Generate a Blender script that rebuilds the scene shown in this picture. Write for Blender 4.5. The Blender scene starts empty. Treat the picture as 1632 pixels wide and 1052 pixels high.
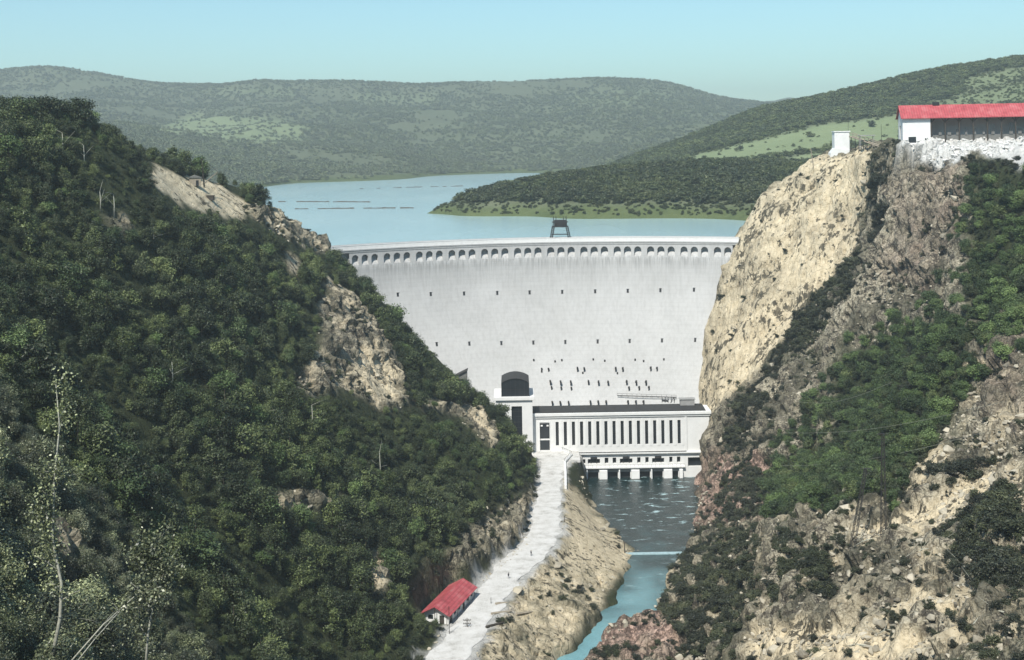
import bpy, bmesh, math, random
import numpy as np
from mathutils import Vector, Matrix
random.seed(7)
RNG = np.random.default_rng(7)
SC = bpy.context.scene
COL = SC.collection
D = bpy.data
PI = math.pi

# ------------------------------------------------------------------ survey
F, CX, CY, CZ, ROLL = 2040.0, 816.0, 232.0, 146.0, 0.016
CR, SR = math.cos(ROLL), math.sin(ROLL)
def W(px, py, Y):
    """a bearing of the survey and a distance -> a place"""
    du, dv = px - CX, py - CY
    u, v = du*CR - dv*SR, dv*CR + du*SR
    return u*Y/F, Y, CZ - v*Y/F
def proj(X, Y, Z):
    Y = np.maximum(Y, 1.0)
    u, v = F*X/Y, F*(CZ - Z)/Y
    return CX + u*CR + v*SR, CY + v*CR - u*SR

# ------------------------------------------------------------------ noise
def _hash(i, j, k, s):
    h = (i*374761393 + j*668265263 + k*2147483647 + s*1274126177) & 0xFFFFFFFF
    h = ((h ^ (h >> 13))*1274126177) & 0xFFFFFFFF
    return ((h ^ (h >> 16)) & 0xFFFFFF)/float(0xFFFFFF)
def vnoise(x, y, z, s=0):
    xi, yi, zi = np.floor(x).astype(np.int64), np.floor(y).astype(np.int64), np.floor(z).astype(np.int64)
    fx, fy, fz = x-xi, y-yi, z-zi
    fx, fy, fz = fx*fx*(3-2*fx), fy*fy*(3-2*fy), fz*fz*(3-2*fz)
    r = 0
    for a in (0, 1):
        for b in (0, 1):
            for c in (0, 1):
                w = (fx if a else 1-fx)*(fy if b else 1-fy)*(fz if c else 1-fz)
                r = r + w*_hash(xi+a, yi+b, zi+c, s)
    return r*2-1
def fbm(x, y, z, o=4, s=0, g=.5):
    r, a, f = 0, 1.0, 1.0
    for k in range(o):
        r = r + a*vnoise(x*f, y*f, z*f, s+k*17); a *= g; f *= 2.03
    return r
def ridged(x, y, z, o=4, s=0):
    r, a, f = 0, 1.0, 1.0
    for k in range(o):
        r = r + a*(1-2*np.abs(vnoise(x*f, y*f, z*f, s+k*13))); a *= .5; f *= 2.1
    return r
def cells(x, y, z, s=0):
    """F1, F2-F1 and a random value of the nearest cell"""
    xi, yi, zi = np.floor(x).astype(np.int64), np.floor(y).astype(np.int64), np.floor(z).astype(np.int64)
    f1 = np.full(x.shape, 9.0); f2 = np.full(x.shape, 9.0); val = np.zeros(x.shape)
    for a in (-1, 0, 1):
        for b in (-1, 0, 1):
            for c in (-1, 0, 1):
                I, J, K = xi+a, yi+b, zi+c
                d = np.sqrt((I+_hash(I, J, K, s)-x)**2 + (J+_hash(I, J, K, s+5)-y)**2 + (K+_hash(I, J, K, s+9)-z)**2)
                v = _hash(I, J, K, s+21)
                m = d < f1
                f2 = np.where(m, f1, np.minimum(f2, d)); val = np.where(m, v, val); f1 = np.where(m, d, f1)
    return f1, f2-f1, val
def sstep(a, b, x):
    t = np.clip((x-a)/(b-a), 0, 1); return t*t*(3-2*t)

# ------------------------------------------------------------------ object helpers
def put(o, label=None, cat=None, group=None, kind=None):
    if label: o['label'] = label
    if cat: o['category'] = cat
    if group: o['group'] = group
    if kind: o['kind'] = kind
    return o
def empty(name, loc, rz=0, label=None, cat=None, group=None):
    o = D.objects.new(name, None); COL.objects.link(o)
    o.location = loc; o.rotation_euler = (0, 0, rz); o.empty_display_size = .5
    return put(o, label, cat, group)
class MB:
    """collects shapes, links them as ONE mesh object"""
    def __init__(s): s.bm = bmesh.new()
    def face(s, pts):
        s.bm.faces.new([s.bm.verts.new(p) for p in pts])
    def box(s, x0, x1, y0, y1, z0, z1, bev=0, taper=None):
        v = [s.bm.verts.new((x, y, z)) for z in (z0, z1) for y in (y0, y1) for x in (x0, x1)]
        fs = [s.bm.faces.new([v[i] for i in q]) for q in ((0,2,3,1),(4,5,7,6),(0,1,5,4),(2,6,7,3),(0,4,6,2),(1,3,7,5))]
        if bev:
            bmesh.ops.bevel(s.bm, geom=list({e for f in fs for e in f.edges}), offset=bev, segments=1, affect='EDGES')
        return s
    def bar(s, p, q, r, r2=None, n=4, up=None):
        p, q = Vector(p), Vector(q); r2 = r if r2 is None else r2
        d = (q-p).normalized(); a = d.orthogonal().normalized(); b = d.cross(a)
        A, B = [], []
        for k in range(n):
            t = 2*PI*(k+.5)/n; o = a*math.cos(t)+b*math.sin(t)
            A.append(s.bm.verts.new(p+o*r)); B.append(s.bm.verts.new(q+o*r2))
        for k in range(n):
            s.bm.faces.new((A[k], A[(k+1) % n], B[(k+1) % n], B[k]))
        s.bm.faces.new(A[::-1]); s.bm.faces.new(B)
        return s
    def tube(s, pts, rs, n=6):
        rings = []
        for i, p in enumerate(pts):
            p = Vector(p)
            d = (Vector(pts[min(i+1, len(pts)-1)]) - Vector(pts[max(i-1, 0)])).normalized()
            a = d.orthogonal().normalized(); b = d.cross(a)
            if rings:
                a = (pa - d*pa.dot(d)).normalized(); b = d.cross(a)
            pa = a
            rings.append([s.bm.verts.new(p+(a*math.cos(2*PI*k/n)+b*math.sin(2*PI*k/n))*rs[i]) for k in range(n)])
        for A, B in zip(rings, rings[1:]):
            for k in range(n): s.bm.faces.new((A[k], A[(k+1) % n], B[(k+1) % n], B[k]))
        s.bm.faces.new(rings[0][::-1]); s.bm.faces.new(rings[-1])
        return s
    def prism(s, prof, y0, y1, ax='y'):
        """prof: closed polygon in x,z swept along y (or in y,z swept along x)"""
        f = (lambda a, z, t: (a, t, z)) if ax == 'y' else (lambda a, z, t: (t, a, z))
        A = [s.bm.verts.new(f(a, z, y0)) for a, z in prof]; B = [s.bm.verts.new(f(a, z, y1)) for a, z in prof]
        n = len(prof)
        for k in range(n): s.bm.faces.new((A[k], A[(k+1) % n], B[(k+1) % n], B[k]))
        s.bm.faces.new(A[::-1]); s.bm.faces.new(B)
        return s
    def build(s, name, mat, parent=None, fn=None, smooth=False, recalc=True):
        if fn:
            for v in s.bm.verts: v.co = fn(v.co)
        if recalc: bmesh.ops.recalc_face_normals(s.bm, faces=s.bm.faces)
        me = D.meshes.new(name); s.bm.to_mesh(me); s.bm.free()
        if smooth: me.shade_smooth()
        me.materials.append(mat)
        o = D.objects.new(name, me); COL.objects.link(o)
        if parent: o.parent = parent
        return o
def npmesh(name, V, Q, mat, smooth=True, attrs=None):
    """numpy verts and quads (or tris) -> object"""
    me = D.meshes.new(name); k = Q.shape[1]
    me.vertices.add(len(V)); me.vertices.foreach_set('co', np.ascontiguousarray(V, dtype=np.float32).ravel())
    me.loops.add(Q.size); me.loops.foreach_set('vertex_index', np.ascontiguousarray(Q, dtype=np.int32).ravel())
    me.polygons.add(len(Q)); me.polygons.foreach_set('loop_start', np.arange(0, Q.size, k, dtype=np.int32))
    me.update(calc_edges=True)
    for nm, arr in (attrs or {}).items():
        a = me.attributes.new(nm, 'FLOAT', 'POINT'); a.data.foreach_set('value', np.ascontiguousarray(arr, dtype=np.float32).ravel())
    if smooth: me.shade_smooth()
    else: me.shade_flat()
    me.materials.append(mat)
    o = D.objects.new(name, me); COL.objects.link(o)
    return o

# ------------------------------------------------------------------ materials
class Mat:
    def __init__(s, name, rough=.8, spec=.3):
        s.m = D.materials.new(name); s.m.use_nodes = True
        s.nt = s.m.node_tree; s.b = s.nt.nodes['Principled BSDF']
        s.b.inputs['Roughness'].default_value = rough
        s.b.inputs['Specular IOR Level'].default_value = spec
    def n(s, t, **kw):
        x = s.nt.nodes.new(t)
        for k, v in kw.items():
            if k in x.inputs: x.inputs[k].default_value = v
            else: setattr(x, k, v)
        return x
    def l(s, a, b): s.nt.links.new(a, b)
    def pos(s, scale=(1, 1, 1), obj=False):
        g = s.n('ShaderNodeTexCoord'); m = s.n('ShaderNodeMapping'); m.inputs['Scale'].default_value = scale
        if obj: s.l(g.outputs['Object'], m.inputs[0])
        else:
            g = s.n('ShaderNodeNewGeometry'); s.l(g.outputs['Position'], m.inputs[0])
        return m.outputs[0]
    def noise(s, scale, det=5, vec=None, rough=.6, out='Fac'):
        t = s.n('ShaderNodeTexNoise'); t.inputs['Scale'].default_value = scale; t.inputs['Detail'].default_value = det
        t.inputs['Roughness'].default_value = rough
        s.l(vec if vec is not None else s.pos(), t.inputs['Vector'])
        return t.outputs[out]
    def ramp(s, fac, stops, interp='LINEAR'):
        r = s.n('ShaderNodeValToRGB'); r.color_ramp.interpolation = interp
        e = r.color_ramp.elements
        while len(e) < len(stops): e.new(.5)
        for q, (p, c) in zip(e, stops):
            q.position = p; q.color = (*c, 1) if len(c) == 3 else c
        s.l(fac, r.inputs[0]); return r.outputs[0]
    def fr(s, fac, a, b):
        r = s.n('ShaderNodeMapRange'); r.inputs[1].default_value = a; r.inputs[2].default_value = b
        s.l(fac, r.inputs[0]); return r.outputs[0]
    def attr(s, name):
        a = s.n('ShaderNodeAttribute'); a.attribute_name = name; return a.outputs['Fac']
    def mix(s, fac, a, b, mode='MIX'):
        x = s.n('ShaderNodeMix'); x.data_type = 'RGBA'; x.blend_type = mode
        for sock, v in ((x.inputs[0], fac), (x.inputs[6], a), (x.inputs[7], b)):
            if isinstance(v, (int, float)): sock.default_value = v
            elif isinstance(v, tuple): sock.default_value = (*v, 1)
            else: s.l(v, sock)
        return x.outputs[2]
    def math(s, op, a, b):
        x = s.n('ShaderNodeMath'); x.operation = op
        for sock, v in ((x.inputs[0], a), (x.inputs[1], b)):
            if isinstance(v, (int, float)): sock.default_value = v
            else: s.l(v, sock)
        return x.outputs[0]
    def color(s, c):
        if isinstance(c, tuple): s.b.inputs['Base Color'].default_value = (*c, 1)
        else: s.l(c, s.b.inputs['Base Color'])
        return s
    def bump(s, h, dist=.1, strength=.6):
        x = s.n('ShaderNodeBump'); x.inputs['Strength'].default_value = strength; x.inputs['Distance'].default_value = dist
        s.l(h, x.inputs['Height']); s.l(x.outputs[0], s.b.inputs['Normal']); return s
def plain(name, c, rough=.75, var=.25, scale=.8, spec=.3, fine=6.0):
    m = Mat(name, rough, spec)
    f = m.noise(scale, 6); g = m.noise(fine, 3)
    f = m.math('ADD', m.math('MULTIPLY', f, .65), m.math('MULTIPLY', g, .35))
    lo = tuple(x*(1-var) for x in c); hi = tuple(min(1, x*(1+var)) for x in c)
    m.color(m.ramp(f, [(.3, lo), (.7, hi)])).bump(g, .03, .4)
    return m.m

def concrete_mat(name, c, lift=True):
    m = Mat(name, .85, .25)
    big = m.noise(.06, 5); mid = m.noise(.5, 6)
    streak = m.noise(1.0, 5, m.pos((.9, .9, .035)))
    base = m.ramp(m.math('ADD', m.math('MULTIPLY', big, .6), m.math('MULTIPLY', mid, .4)),
                  [(.3, tuple(x*.93 for x in c)), (.7, tuple(min(1, x*1.05) for x in c))])
    st = m.ramp(streak, [(.36, (.62, .61, .6)), (.55, (1, 1, 1))])
    col = m.mix(.22, base, st, 'MULTIPLY')
    if lift:
        sp = m.n('ShaderNodeSeparateXYZ'); m.l(m.pos(), sp.inputs[0])
        fz = m.math('FRACT', m.math('MULTIPLY', sp.outputs[2], .5), 0)
        ln = m.ramp(fz, [(0, (.66, .66, .65)), (.07, (1, 1, 1)), (.95, (1, 1, 1)), (1, (.66, .66, .65))])
        col = m.mix(.3, col, ln, 'MULTIPLY')
        col = m.mix(.5, col, m.ramp(m.noise(.028, 6, rough=.7), [(.38, (.80, .80, .79)), (.6, (1, 1, 1))]), 'MULTIPLY')
        stain = m.attr('stain')
        drip = m.ramp(m.noise(1.0, 4, m.pos((1.3, 1.3, .05))), [(.42, (0, 0, 0)), (.62, (1, 1, 1))])
        col = m.mix(m.math('MULTIPLY', m.math('MULTIPLY', drip, stain), .75), col, (.16, .16, .155))
    m.color(col).bump(mid, .03, .3)
    return m.m
M = {}
M['dam'] = concrete_mat('dam concrete', (.50, .50, .49))
M['wall'] = plain('white render', (.72, .72, .70), .8, .08, .5)
M['trim'] = plain('trim concrete', (.74, .74, .72), .8, .1, .7)
M['dark'] = plain('dark opening', (.022, .023, .025), .6, .4, 1.2)
M['glass'] = plain('dark window glass', (.02, .024, .028), .18, .4, .6, .5)
M['tar'] = plain('tarred roof', (.035, .035, .034), .8, .35, .5)
M['grey'] = plain('grey concrete', (.3, .3, .29), .85, .25, .6)
M['steel'] = plain('dark steel', (.035, .034, .033), .55, .3, 2)
M['timber'] = plain('weathered timber', (.30, .26, .20), .85, .35, 1.5)
M['darkwood'] = plain('creosoted pole', (.05, .043, .035), .8, .3, 1.5)
M['bark'] = plain('bark', (.085, .07, .052), .9, .4, 2)
M['palebark'] = plain('pale birch bark', (.34, .34, .28), .8, .4, 3)
M['foam'] = plain('foam', (.55, .66, .66), .7, .15, 1)
M['weir'] = plain('wet sill', (.30, .42, .44), .4, .35, 1.2)
M['skin'] = plain('skin', (.5, .33, .25), .6, .1)
M['cloth'] = plain('dark clothing', (.03, .032, .045), .85, .2)
M['jute'] = plain('straw hat', (.3, .24, .15), .85, .2)
M['tin'] = plain('weathered tin', (.16, .16, .15), .6, .3, 1.0)
def red_roof():
    m = Mat('red roof sheeting', .6, .35)
    w = m.n('ShaderNodeTexWave', wave_type='BANDS', bands_direction='X'); w.inputs['Scale'].default_value = .32
    m.l(m.pos((1, 1, 1), True), w.inputs['Vector'])
    f = m.noise(.35, 6)
    c = m.ramp(f, [(.3, (.30, .055, .06)), (.5, (.43, .08, .09)), (.72, (.50, .16, .16))])
    c = m.mix(.6, c, m.ramp(w.outputs['Fac'], [(.0, (.45, .45, .45)), (.22, (1, 1, 1))]), 'MULTIPLY')
    c = m.mix(m.ramp(m.noise(.9, 5, m.pos((1, .3, .3), True), .7), [(.56, (0, 0, 0)), (.7, (.6, .6, .6))]), c, (.33, .17, .14))
    m.color(c).bump(w.outputs['Fac'], .06, .5)
    return m.m
M['red'] = red_roof()

def leaf_mat(name, dark, mid, light, rough=.5, spec=.35):
    m = Mat(name, rough, spec)
    oi = m.n('ShaderNodeObjectInfo')
    t = m.attr('tone')
    f = m.math('ADD', m.math('MULTIPLY', oi.outputs['Random'], .42), m.math('MULTIPLY', t, .58))
    big = m.noise(.03, 3)
    f = m.math('ADD', f, m.math('MULTIPLY', m.math('SUBTRACT', big, .5), 1.1))
    c = m.ramp(f, [(.15, dark), (.55, mid), (.95, light)])
    hue = m.math('ADD', m.math('MULTIPLY', m.noise(.022, 4), .75), m.math('MULTIPLY', oi.outputs['Random'], .25))
    c = m.mix(m.ramp(hue, [(.44, (0, 0, 0)), (.6, (1, 1, 1))]), c, m.mix(1.0, c, (1.22, 1.26, 1.0), 'MULTIPLY'))
    m.color(c)
    return m.m
M['leaf'] = leaf_mat('broadleaf foliage', (.016, .025, .010), (.042, .057, .023), (.16, .19, .085))
M['leafnear'] = leaf_mat('near foliage', (.022, .028, .016), (.075, .088, .048), (.42, .44, .30), .42, .5)  # palest leaf tone paints in the bright glints on the leaves
M['leafgreen'] = leaf_mat('bright green foliage', (.024, .040, .015), (.06, .092, .034), (.17, .23, .10))
M['leafscrub'] = leaf_mat('scrub foliage', (.018, .021, .013), (.036, .042, .025), (.085, .09, .055))
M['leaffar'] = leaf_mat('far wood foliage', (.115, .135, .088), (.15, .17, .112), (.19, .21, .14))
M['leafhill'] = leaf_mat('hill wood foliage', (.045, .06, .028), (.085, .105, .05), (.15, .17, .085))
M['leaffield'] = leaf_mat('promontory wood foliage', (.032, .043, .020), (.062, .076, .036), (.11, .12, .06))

def ground_mat():
    m = Mat('hillside ground', .92, .15)
    big = m.noise(.05, 6); mid = m.noise(.35, 7, rough=.65); fine = m.noise(2.2, 5, rough=.7)
    cr = m.n('ShaderNodeTexVoronoi', feature='DISTANCE_TO_EDGE'); cr.inputs['Scale'].default_value = .42
    dv = m.n('ShaderNodeVectorMath', operation='ADD')
    m.l(m.pos((1, 1, .6)), dv.inputs[0])
    sc = m.n('ShaderNodeVectorMath', operation='SCALE'); sc.inputs['Scale'].default_value = 2.2
    m.l(m.noise(.4, 4, out='Color'), sc.inputs[0]); m.l(sc.outputs[0], dv.inputs[1]); m.l(dv.outputs[0], cr.inputs['Vector'])
    crack = m.ramp(cr.outputs['Distance'], [(0, (0, 0, 0)), (.10, (1, 1, 1))])
    soil = m.ramp(mid, [(.3, (.020, .026, .011)), (.55, (.036, .044, .020)), (.8, (.075, .078, .042))])
    sandn = m.math('ADD', m.math('MULTIPLY', mid, .6), m.math('MULTIPLY', fine, .4))
    sand = m.ramp(sandn, [(.32, (.16, .13, .085)), (.42, (.50, .42, .28)), (.55, (.63, .54, .38)), (.75, (.68, .61, .46))])
    rock = m.ramp(sandn, [(.34, (.035, .032, .027)), (.46, (.085, .076, .06)), (.53, (.41, .37, .275)), (.72, (.64, .58, .45))])
    pink = m.ramp(sandn, [(.35, (.05, .038, .032)), (.48, (.15, .105, .085)), (.56, (.47, .33, .265)), (.75, (.60, .48, .40))])
    rub = m.ramp(sandn, [(.3, (.36, .35, .33)), (.6, (.62, .61, .58)), (.8, (.74, .73, .7))])
    ck = m.mix(.75, (1, 1, 1), m.mix(1.0, (.35, .33, .3), (1, 1, 1)), 'MIX')
    crk = m.mix(crack, (.30, .28, .25), (1, 1, 1))
    rock = m.mix(.55, rock, crk, 'MULTIPLY'); pink = m.mix(.55, pink, crk, 'MULTIPLY')
    # scrubby moss breaking up the bare rock
    moss = m.ramp(m.math('ADD', m.math('MULTIPLY', big, .5), m.math('MULTIPLY', mid, .5)), [(.46, (0, 0, 0)), (.56, (1, 1, 1))])
    rock = m.mix(m.math('MULTIPLY', moss, .75), rock, (.035, .036, .024))
    c = m.mix(m.attr('rock'), soil, rock)
    c = m.mix(m.attr('pink'), c, pink)
    dk = m.noise(.5, 6, m.pos((1, 1, .55)), .7)
    sand = m.mix(m.ramp(m.math('ADD', dk, m.math('MULTIPLY', m.math('SUBTRACT', big, .5), .75)), [(.56, (0, 0, 0)), (.59, (.92, .92, .92))]), sand, (.05, .045, .032))
    sp = m.n('ShaderNodeVectorMath', operation='DOT_PRODUCT'); m.l(m.pos(), sp.inputs[0]); sp.inputs[1].default_value = (.9, .12, -.42)
    sq = m.n('ShaderNodeVectorMath', operation='DOT_PRODUCT'); m.l(m.pos(), sq.inputs[0]); sq.inputs[1].default_value = (.42, -.1, .9)
    cv = m.n('ShaderNodeCombineXYZ'); m.l(m.math('MULTIPLY', sp.outputs['Value'], .55), cv.inputs[0]); m.l(m.math('MULTIPLY', sq.outputs['Value'], .06), cv.inputs[1])
    strk = m.noise(1.0, 7, cv.outputs[0], .65)
    sand = m.mix(m.ramp(strk, [(.52, (0, 0, 0)), (.66, (.5, .5, .5))]), sand, (.30, .25, .17))
    c = m.mix(m.attr('sand'), c, sand)
    c = m.mix(m.attr('rubble'), c, rub)
    m.color(c)
    m.bump(m.math('ADD', m.math('ADD', mid, m.math('MULTIPLY', fine, .5)), m.math('MULTIPLY', crack, .35)), .7, .8)
    return m.m
M['ground'] = ground_mat()
def hills_mat():
    m = Mat('far hills ground', .95, .1)
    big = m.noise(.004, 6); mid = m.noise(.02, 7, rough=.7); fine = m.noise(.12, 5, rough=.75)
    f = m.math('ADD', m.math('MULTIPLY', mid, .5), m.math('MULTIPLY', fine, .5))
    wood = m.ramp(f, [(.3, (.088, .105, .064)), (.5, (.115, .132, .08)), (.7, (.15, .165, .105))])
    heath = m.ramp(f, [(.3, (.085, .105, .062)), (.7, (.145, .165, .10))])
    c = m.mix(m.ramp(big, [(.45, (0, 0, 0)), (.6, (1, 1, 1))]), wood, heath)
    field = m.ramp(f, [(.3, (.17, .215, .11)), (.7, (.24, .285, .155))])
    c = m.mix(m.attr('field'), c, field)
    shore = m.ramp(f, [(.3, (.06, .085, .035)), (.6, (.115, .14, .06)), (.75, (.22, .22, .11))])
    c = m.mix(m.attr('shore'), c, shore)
    m.color(c).bump(f, 6, .8)
    return m.m
M['hills'] = hills_mat()
def road_mat():
    m = Mat('dusty road', .95, .1)
    a = m.noise(.25, 6); b = m.noise(2.5, 5)
    c = m.ramp(m.math('ADD', m.math('MULTIPLY', a, .55), m.math('MULTIPLY', b, .45)), [(.36, (.27, .255, .23)), (.45, (.50, .49, .46)), (.56, (.61, .60, .575)), (.75, (.66, .65, .63))])
    m.color(c).bump(b, .08, .6); return m.m
M['road'] = road_mat()
def water_mat(name, shallow, dark_water, rip, rough, big=False):
    m = Mat(name, rough, .5); m.b.inputs['IOR'].default_value = 1.33
    if big:
        f = m.noise(.012, 5, m.pos((1, .25, 1)))
        m.color(m.ramp(f, [(.35, dark_water), (.65, shallow)]))
        h = m.math('ADD', m.noise(.25, 4, m.pos((.5, 1, 1))), m.noise(1.3, 3))
        m.bump(h, rip, .5)
    else:
        depth = m.attr('dark_water')  # mask of painted shade and pool depth
        col = m.mix(depth, shallow, dark_water)
        v = m.pos((1, .55, 1))
        rap = m.noise(.22, 7, m.pos((.55, 1.25, 1)), .72)
        fo = m.math('MULTIPLY', m.ramp(rap, [(.57, (0, 0, 0)), (.64, (1, 1, 1))]), m.attr('foam'))
        m.color(m.mix(fo, col, (.50, .68, .70)))
        h = m.math('ADD', m.noise(.5, 5, v), m.math('MULTIPLY', m.noise(1.8, 4), .5))
        m.bump(h, rip, .8)
        m.l(m.math('ADD', m.math('MULTIPLY', fo, .5), rough), m.b.inputs['Roughness'])
    return m.m
M['reservoir'] = water_mat('reservoir water', (.42, .57, .58), (.36, .52, .54), .25, .14, True)
M['river'] = water_mat('river water', (.17, .34, .37), (.008, .022, .022), .5, .1)

# ------------------------------------------------------------------ terrain
SEC = {
 -80: [(-400,215),(-60,152),(0,142.5),(60,152),(400,215)],
 0: [(-400,215),(-60,148),(-8,143.8),(8,143.8),(60,148),(400,215)],
 25: [(-400,215),(-70,146),(-20,136),(0,133),(20,136),(70,148),(400,215)],
 60: [(-400,215),(-90,142),(-40,112),(0,104),(40,112),(90,142),(400,215)],
 120: [(-400,210),(-120,150),(-80,124),(-48,94),(-30,76),(0,52),(30,72),(48,88),(80,113),(130,150),(400,210)],
 160: [(-400,210),(-130,154),(-80,112),(-64,90),(-40,60),(0,30),(40,54),(64,82),(90,103),(140,145),(400,205)],
 200: [(-400,210),(-140,157),(-80,96),(-60,72),(-40,46),(-10,10),(10,8),(40,30),(80,66),(88,72),(120,98),(170,140),(400,190)],
 250: [(-400,195),(-155,160),(-95,99),(-60,58),(-45,36),(-30,8),(-10,0),(25,8),(52,34),(70,46),(98,63),(130,90),(180,140),(400,180)],
 300: [(-400,180),(-165,160),(-150,149),(-110,104),(-70,58),(-48,18),(-44,12),(-31,12),(-25,0),(-11,0),(20,4),(48,10),(59,30),(84,47),(120,66),(150,92),(190,138),(400,175)],
 350: [(-400,165),(-165,160),(-145,156),(-100,104),(-60,58),(-32,20),(-24,12),(-6,12),(5,0),(15,0),(26,5),(45,11),(58,18),(69,37),(92,47),(126,66),(160,102),(195,143),(400,168)],
 400: [(-400,150),(-165,150),(-134,156),(-125,149),(-82,92),(-40,48),(-15,20),(-9,12),(6,12),(26,0),(45,0),(49,5),(63,16),(77,29),(105,43),(124,71),(160,106),(192,142),(400,162)],
 450: [(-400,138),(-150,134),(-126,140),(-119,136),(-70,91),(-30,49),(0,18),(5,12),(16,12),(38,0),(62,0),(66,4),(76,9),(96,22),(129,58),(151,95),(173,134),(190,143),(400,156)],
 500: [(-400,125),(-135,121),(-112,126),(-100,120),(-70,94),(-40,65),(-10,33),(6,14),(9,12),(19,12),(31,0),(70,0),(74,6),(85,14),(94,22),(119,55),(148,95),(160,128),(168,140),(400,152)],
 550: [(-400,118),(-140,117),(-97,112),(-82,105),(-73,97),(-51,76),(-45,66),(-23,44),(-6,29),(7,13),(27,13),(28,0),(78,0),(82,8),(86,30),(103,48),(128,77),(149,101),(154,138),(160,142),(400,150)],
 580: [(-400,114),(-140,112),(-98,108),(-84,101),(-52,70),(-24,40),(-7,26),(6,10),(15,-3),(80,-3),(84,20),(86,32),(95,60),(109,85),(132,112),(151,136),(166,142),(400,150)],
 600: [(-400,112),(-150,110),(-106,107),(-89,99),(-79,90),(-55,68),(-49,57),(-26,35),(-7,20),(12,-3),(78,-3),(84,28),(89,52),(96,78),(106,101),(119,121),(140,135),(164,142),(400,150)],
 622: [(-400,118),(-150,112),(-108,107),(-92,97),(-70,70),(-30,10),(70,10),(90,52),(105,98),(120,117),(144,133),(170,142),(400,152)],
 700: [(-500,128),(-180,112),(-120,100),(-100,78),(-60,15),(80,15),(122,80),(140,97),(165,118),(205,140),(500,172)],
 780: [(-600,140),(-220,112),(-165,97),(-120,60),(100,60),(148,96),(175,107),(250,132),(500,180),(900,220)],
 850: [(-600,150),(-280,115),(-205,97),(-150,60),(8,60),(26,96.5),(55,102),(150,109),(300,119),(500,150),(900,220)],
 900: [(-700,150),(-310,115),(-235,97),(-180,60),(-65,60),(-42,96.5),(-15,104),(25,112),(62,117),(150,121),(220,122),(330,126),(500,152),(900,222)],
 2000: [(-1500,300),(-850,222),(-450,145),(-200,106),(-150,97),(-110,60),(30,60),(110,97),(300,150),(1000,230),(1600,300)],
 2260: [(-1700,325),(-950,240),(-450,158),(-70,101),(-20,95),(40,95),(80,98),(160,108),(400,150),(1200,245),(1800,300)],
}
sky = [(-900,120),(-300,128),(0,110),(75,102),(150,112),(240,130),(330,135),(420,128),(560,128),(680,133),(800,128),(960,123),(1070,127),(1110,140),(1150,152),(1200,160),(1300,166),(1632,150),(2300,140)]
def secpx(Y, pts, dy=0):
    return [(W(a, b+dy, Y)[0], W(a, b+dy, Y)[2]) for a, b in pts]
SEC[950] = [(-700,150),(-340,115),(-265,97),(-200,60),(-105,75),(-78,96.5)] + secpx(950, [(700,318),(775,303),(870,285),(950,274),(1100,263),(1200,263),(1300,267),(1420,270),(1640,258)])
SEC[1010] = [(-750,152),(-360,115),(-290,97),(-225,60),(-60,60),(-30,97)] + secpx(1010, [(775,306),(870,288),(950,276),(1100,264),(1200,264),(1300,268),(1420,270),(1640,256)])
SEC[1085] = [(-800,160),(-400,115),(-320,97),(-260,60),(-40,60),(0,97),(50,103),(140,109),(240,114),(330,120),(600,180),(1000,245)]
SEC[1180] = [(-900,165),(-450,115),(-358,97),(-300,60),(10,60),(52,97),(110,108)] + secpx(1180, [(1100,258),(1230,246),(1330,231),(1440,220),(1640,196),(1950,165)])
SEC[1330] = [(-1000,168),(-500,118),(-350,97),(-295,60),(20,60),(66,97),(110,116)] + secpx(1330, [(1075,252),(1180,224),(1290,199),(1435,176),(1640,146),(1950,120)])
SEC[1520] = [(-1100,175),(-580,132),(-338,97),(-290,60),(20,60),(75,97)] + secpx(1520, [(985,262),(1100,219),(1210,172),(1300,155),(1400,132),(1500,110),(1632,90),(1950,70)])
SEC[1680] = [(-1200,240),(-660,165),(-318,97),(-283,60),(20,60),(78,97)] + secpx(1680, [(985,264),(1100,236),(1210,190),(1300,170),(1400,150),(1632,112),(1950,90)])
SEC[2700] = secpx(2700, [(-900,190),(-300,196),(0,196),(150,202),(300,214),(500,208),(700,232),(900,226),(1100,215),(1300,220),(1700,190),(2300,170)])
SEC[3100] = secpx(3100, [(-900,160),(-300,164),(0,156),(150,164),(300,184),(430,176),(620,182),(800,174),(1000,170),(1100,184),(1200,196),(1700,180),(2300,160)])
SEC[3700] = secpx(3700, sky)
SEC[4300] = secpx(4300, sky, 22)
SEC[5200] = secpx(5200, [(-900,160),(600,160),(1000,160),(1150,156),(1210,159),(1250,155),(1300,157),(1450,165),(2300,170)])
SEC[6500] = secpx(6500, [(-900,205),(2300,205)])
YS = np.array(sorted(SEC)); 
def grid_h(xs, ys):
    rows = np.array([np.interp(xs, [p[0] for p in SEC[y]], [p[1] for p in SEC[y]]) for y in YS])
    return np.stack([np.interp(ys, YS, rows[:, j]) for j in range(len(xs))], 1)                  # ys x xs
def gauss(H, sy, sx):
    for ax, s in ((0, sy), (1, sx)):
        if s <= 0: continue
        r = int(3*s+1); k = np.exp(-.5*(np.arange(-r, r+1)/s)**2); k /= k.sum()
        P = np.pad(H, [(r, r) if a == ax else (0, 0) for a in (0, 1)], mode='edge')
        n = H.shape[ax]; out = 0
        for q in range(2*r+1):
            out = out + k[q]*(P[q:q+n, :] if ax == 0 else P[:, q:q+n])
        H = out
    return H
ROAD = [(18,553,8.5),(14.5,530,4.6),(12.6,500,4.1),(10.9,470,4.7),(9.2,445,5.4),(6.4,428,6.3),(-.9,409,6.3),(-5.8,392,5.5),(-9.2,376,5.0),(-13.1,361,5.2),(-17.4,342,5.5),(-31,300,5.5)]
BANKL = [(250,-35),(300,-25),(340,0),(366,10.6),(409,29),(460,41),(480,36),(498,31),(530,28),(553,27),(620,27)]
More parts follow.
